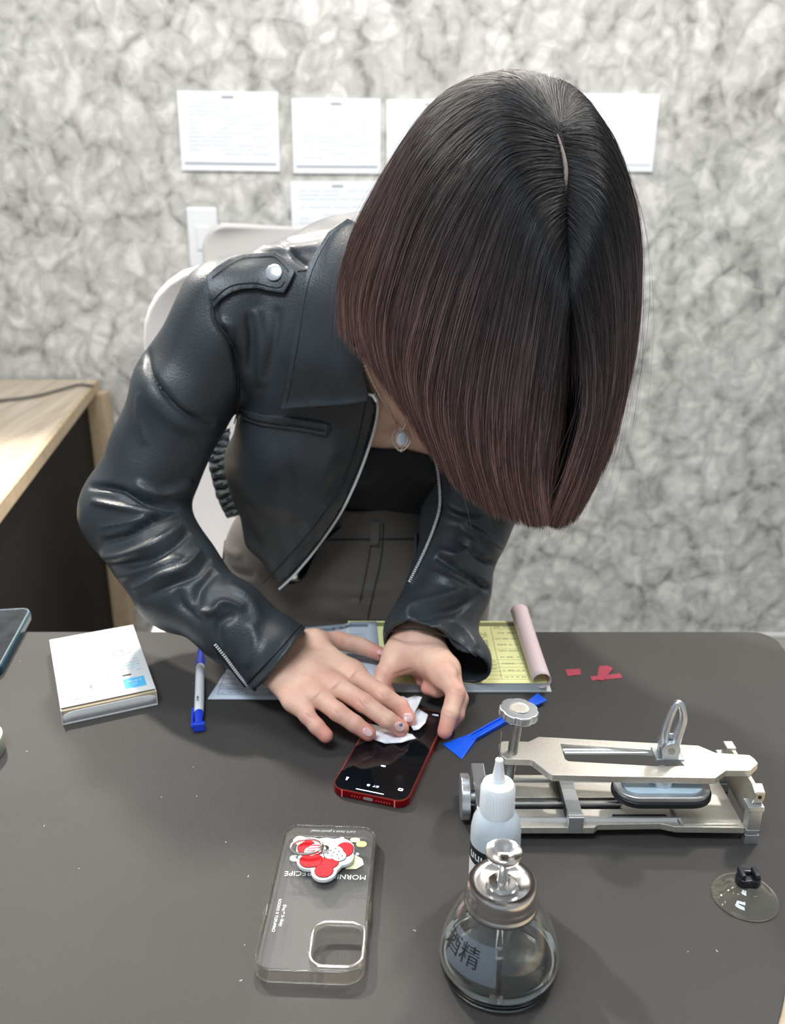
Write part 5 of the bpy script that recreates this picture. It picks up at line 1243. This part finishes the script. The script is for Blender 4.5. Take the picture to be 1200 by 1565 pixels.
mk_np('pendant_stone', a_, b2, mat('moonstone', (.66, .74, .84), .08, coat=.8, col2=(.88, .88, .90), vscale=90), person, world=True)

# --- hair: guides (photograph pixel, distance) fanned around the crown, then strands between them
GD = [
 [(868, 410, .668), (868, 470, .678), (867, 560, .705), (862, 650, .728), (852, 730, .738), (842, 786, .740)],
 [(867, 408, .664), (862, 462, .655), (850, 560, .662), (838, 650, .678), (830, 730, .690), (838, 800, .700)],
 [(866, 370, .660), (846, 430, .646), (828, 545, .656), (815, 650, .675), (812, 730, .690), (822, 806, .702)],
 [(864, 320, .660), (824, 360, .642), (796, 490, .650), (778, 620, .668), (778, 715, .688), (800, 802, .705)],
 [(862, 275, .662), (798, 300, .642), (752, 430, .652), (720, 565, .676), (715, 670, .700), (748, 785, .725)],
 [(859, 240, .664), (775, 248, .646), (708, 360, .664), (662, 505, .700), (650, 612, .732), (694, 740, .758)],
 [(856, 218, .668), (765, 198, .658), (675, 290, .688), (617, 430, .736), (602, 545, .778), (643, 668, .805)],
 [(853, 204, .672), (762, 150, .682), (655, 222, .728), (585, 365, .788), (556, 480, .835), (574, 578, .855)],
 [(850, 198, .676), (775, 135, .712), (675, 156, .772), (580, 285, .838), (530, 400, .880), (522, 500, .900)],
 [(850, 196, .680), (800, 124, .735), (740, 128, .83), (665, 210, .93), (640, 330, .975), (632, 420, .99)],
 [(851, 194, .682), (828, 126, .745), (815, 138, .87), (800, 215, .96), (800, 340, .99), (800, 440, .99)],
 [(852, 194, .684), (862, 140, .750), (885, 158, .85), (900, 240, .92), (905, 380, .94), (900, 520, .93)],
 [(853, 196, .684), (890, 166, .742), (926, 210, .80), (955, 300, .850), (955, 450, .865), (935, 620, .85)],
 [(854, 200, .680), (908, 194, .716), (953, 276, .766), (973, 370, .795), (968, 510, .800), (932, 690, .785)],
 [(857, 222, .674), (918, 242, .686), (956, 336, .716), (966, 470, .738), (942, 625, .748), (898, 755, .745)],
 [(860, 262, .668), (920, 292, .660), (948, 400, .680), (946, 545, .700), (922, 668, .715), (876, 796, .722)],
 [(863, 310, .664), (905, 355, .648), (926, 455, .662), (926, 585, .686), (900, 700, .704), (856, 806, .716)],
 [(866, 360, .662), (890, 408, .650), (908, 490, .662), (910, 600, .682), (886, 705, .700), (846, 806, .712)],
 [(867, 408, .665), (876, 455, .660), (892, 530, .668), (894, 620, .682), (870, 715, .698), (838, 802, .710)],
 [(868, 410, .668), (869, 470, .680), (870, 560, .706), (864, 650, .729), (854, 730, .739), (844, 786, .741)],
]
GD = np.array(GD, float); NG = len(GD)
fine = np.array([cr(g, 41) for g in GD])                        # NG x 41 x 3 in (px,py,zc)
G3 = np.array([[P(*p) for p in g] for g in fine])                # world
def surf(u, t):                                                  # u in [0,NG-1], arrays
    i = np.clip(np.floor(u).astype(int), 0, NG-2); f = (u-i)[:, None, None]
    p0 = G3[np.maximum(i-1, 0)]; p1 = G3[i]; p2 = G3[i+1]; p3 = G3[np.minimum(i+2, NG-1)]
    c = 0.5*((2*p1)+(-p0+p2)*f+(2*p0-5*p1+4*p2-p3)*f**2+(-p0+3*p1-3*p2+p3)*f**3)   # n x 41 x 3
    return c
# solid under-layer
uu = np.linspace(0, NG-1, 240); S3 = surf(uu, None); HCc = HC
cen = HC+np.array([0, .02, -.02])
tgrid = np.linspace(0, 1, 41)
axis_pt = S3.mean(0)                                             # centre line of the hair mass
bl_ = np.clip((tgrid-.30)/.25, 0, 1)[:, None]; axis_pt = (HC+np.array([0, .03, 0]))*(1-bl_)+axis_pt*bl_
inward = (np.array([axis_pt])-S3); ln = np.linalg.norm(inward, axis=2)[:, :, None]; inw = inward/np.maximum(ln, 1e-6)
under = S3+inw*(.006*np.clip(tgrid*6, 0.3, 1))[None, :, None]
m38 = 39
hv = under[:, :m38].reshape(-1, 3); hq = np.array([[i*m38+j, (i+1)*m38+j, (i+1)*m38+j+1, i*m38+j+1] for i in range(239) for j in range(m38-1)])
hm_dark = mat('hair_under', (.006, .005, .005), .95, spec=.05)
hair = mk_np('hair', hv, hq, hm_dark, person, world=True); s_ = hair.modifiers.new('s', 'SOLIDIFY'); s_.thickness = .003; s_.offset = 0
# hair strand material: dark roots, red-brown lengths
hm = bpy.data.materials.new('hair_strands'); hm.use_nodes = True; nt = hm.node_tree; b = nt.nodes['Principled BSDF']; N = nt.nodes.new; L = nt.links.new
hi = N('ShaderNodeHairInfo'); cr1 = N('ShaderNodeValToRGB'); e = cr1.color_ramp.elements
e[0].position = .16; e[0].color = (.010, .0095, .0105, 1); e[1].position = .95; e[1].color = (.165, .085, .070, 1); k = e.new(.34); k.color = (.045, .032, .030, 1); k = e.new(.60); k.color = (.100, .062, .057, 1)
L(hi.outputs['Intercept'], cr1.inputs[0]); mx = N('ShaderNodeMix'); mx.data_type = 'RGBA'; mx.blend_type = 'MULTIPLY'; mx.inputs[0].default_value = 1
pw = N('ShaderNodeMath'); pw.operation = 'POWER'; pw.inputs[1].default_value = 3.0; L(hi.outputs['Random'], pw.inputs[0])
rr = N('ShaderNodeMapRange'); rr.inputs[3].default_value = .40; rr.inputs[4].default_value = 2.9; L(pw.outputs[0], rr.inputs[0]); L(cr1.outputs[0], mx.inputs[6]); L(rr.outputs[0], mx.inputs[7]); L(mx.outputs[2], b.inputs['Base Color'])
b.inputs['Roughness'].default_value = .5; b.inputs['Specular IOR Level'].default_value = .5; 
def strands(name, n, jit, rad, seed, umin=0.0, umax=NG-1, lo=-.002, hi_=.004, fly=0.0, locks=150):
    g = np.random.default_rng(seed)
    u = g.uniform(umin, umax, n)
    lk_u = g.uniform(umin, umax, locks); lk_u.sort(); near = lk_u[np.clip(np.searchsorted(lk_u, u), 0, locks-1)]
    C = surf(u, None)
    Cl = surf(near, None); w_ = (np.clip(tgrid-.12, 0, 1)**.9*.62*g.uniform(.2, 1, n)[:, None])[:, :, None]; C = C*(1-w_)+Cl*w_
    ax_ = axis_pt[None]; outw = C-ax_; outw /= np.maximum(np.linalg.norm(outw, axis=2), 1e-6)[:, :, None]
    layer = g.uniform(lo, hi_, n)[:, None]; C = C+outw*(layer*np.clip(tgrid*5, .15, 1)[None])[:, :, None]
    C = C+(g.normal(0, .0016, (n, 1, 3))*np.array([1, .3, 1]))*np.clip(1-tgrid*2.2, 0, 1)[None, :, None]
    ph = g.uniform(0, 6.28, (n, 3)); fq = g.uniform(1.5, 5, (n, 3)); am = g.normal(0, 1, (n, 3))*jit
    C = C+(np.sin(tgrid[None, :, None]*fq[:, None, :]*2+ph[:, None, :])*am[:, None, :])*np.clip(tgrid*3, 0, 1)[None, :, None]
    if fly: C = C+(g.normal(0, 1, (n, 3))*fly)[:, None, :]*(tgrid**2)[None, :, None]
    ln_ = np.clip(1-np.abs(g.normal(0, 1, n))*np.interp(u, [0, 4, 7, 10, 19], [.035, .05, .11, .08, .04]), .5, 1); K = 26; t0_ = g.uniform(0, .05, n)[:, None]; ts = (t0_+(ln_[:, None]-t0_)*np.linspace(0, 1, K)[None])*40; i0 = np.clip(np.floor(ts).astype(int), 0, 39); f_ = (ts-i0)[:, :, None]
    r_i = np.arange(n)[:, None]; C = C[r_i, i0]*(1-f_)+C[r_i, i0+1]*f_
    hc = bpy.data.hair_curves.new(name); hc.add_curves([K]*n)
    hc.attributes['position'].data.foreach_set('vector', C.astype(np.float32).ravel())
    ra = hc.attributes.get('radius') or hc.attributes.new('radius', 'FLOAT', 'POINT'); prof = rad*np.interp(np.linspace(0, 1, K), [0, .1, .85, 1], [.7, 1, 1, .25]); ra.data.foreach_set('value', np.tile(prof, n).astype(np.float32))
    hc.materials.append(hm); o = bpy.data.objects.new(name, hc); COL.objects.link(o); o.parent = hair; o.matrix_parent_inverse = mw(hair).inverted(); o['kind'] = 'stuff'; return o
strands('hair_strands', 30000, .0011, .00015, 11)
strands('flyaway_strands', 420, .0022, .00007, 12, lo=-.001, hi_=.007, fly=.010, locks=60)
# scalp showing along the parting
pt_ = cr([(852, 205), (861, 235), (865, 262), (864, 290), (866, 330)], 20)
MB().tube([tuple(P(a[0], a[1], .6655-.0045*math.sin(math.pi*i/19))) for i, a in enumerate(pt_)], [.0005+.0013*math.sin(math.pi*i/19) for i in range(20)], 8).build('parting_scalp', mat('scalp', (.25, .19, .165), .7), hair, world=True)

# ---------------------------------------------------------------- wipe under the fingers
wpm = mat('wipe_white', (.90, .91, .93), .8, sss=.1)
wp_ = empty('cleaning_wipe', T(600, 1105, .010), 0, 'crumpled white cleaning wipe under the fingertips on the phone screen', 'wipe')
def crump(name, pxs, h, amp, seed, f=.9):
    g = random.Random(seed); o = poly_dense(pxs, 4); n = len(o); V2 = [Vector(p) for p in o]; x0_, x1_ = min(p[0] for p in o), max(p[0] for p in o); y0_, y1_ = min(p[1] for p in o), max(p[1] for p in o)
    y = y0_+2
    while y < y1_:
        x = x0_+2
        while x < x1_:
            if inside((x, y), o) and min((x-a)**2+(y-b)**2 for a, b in o) > 5: V2.append(Vector((x+g.uniform(-1, 1), y+g.uniform(-1, 1))))
            x += 4
        y += 4
    v2, _, f2, *_r = delaunay_2d_cdt(V2, [(i, (i+1) % n) for i in range(n)], [], 1, 1e-5)
    f2 = [f_ for f_ in f2 if inside((sum(v2[i][0] for i in f_)/len(f_), sum(v2[i][1] for i in f_)/len(f_)), o)]
    ob = mk(name, [T(p[0], p[1], h+amp*(.5+.5*math.sin(p[0]*.23*f+p[1]*.11+seed))+g.uniform(0, .0006)) for p in v2], f2, wpm, wp_, world=True); s = ob.modifiers.new('s', 'SOLIDIFY'); s.thickness = .0007; s.offset = 1; return ob
crump('wipe_fold', [(557, 1104), (575, 1108), (600, 1116), (630, 1122), (636, 1128), (615, 1134), (590, 1136), (572, 1130), (560, 1120)], .0088, .003, 1)
crump('wipe_fold', [(600, 1071), (607, 1064), (616, 1064), (622, 1067), (634, 1063), (645, 1065), (638, 1080), (632, 1090), (615, 1088)], .012, .006, 2)
crump('wipe_fold', [(628, 1092), (640, 1083), (654, 1092), (650, 1104), (640, 1114), (632, 1116), (626, 1104)], .010, .005, 3)
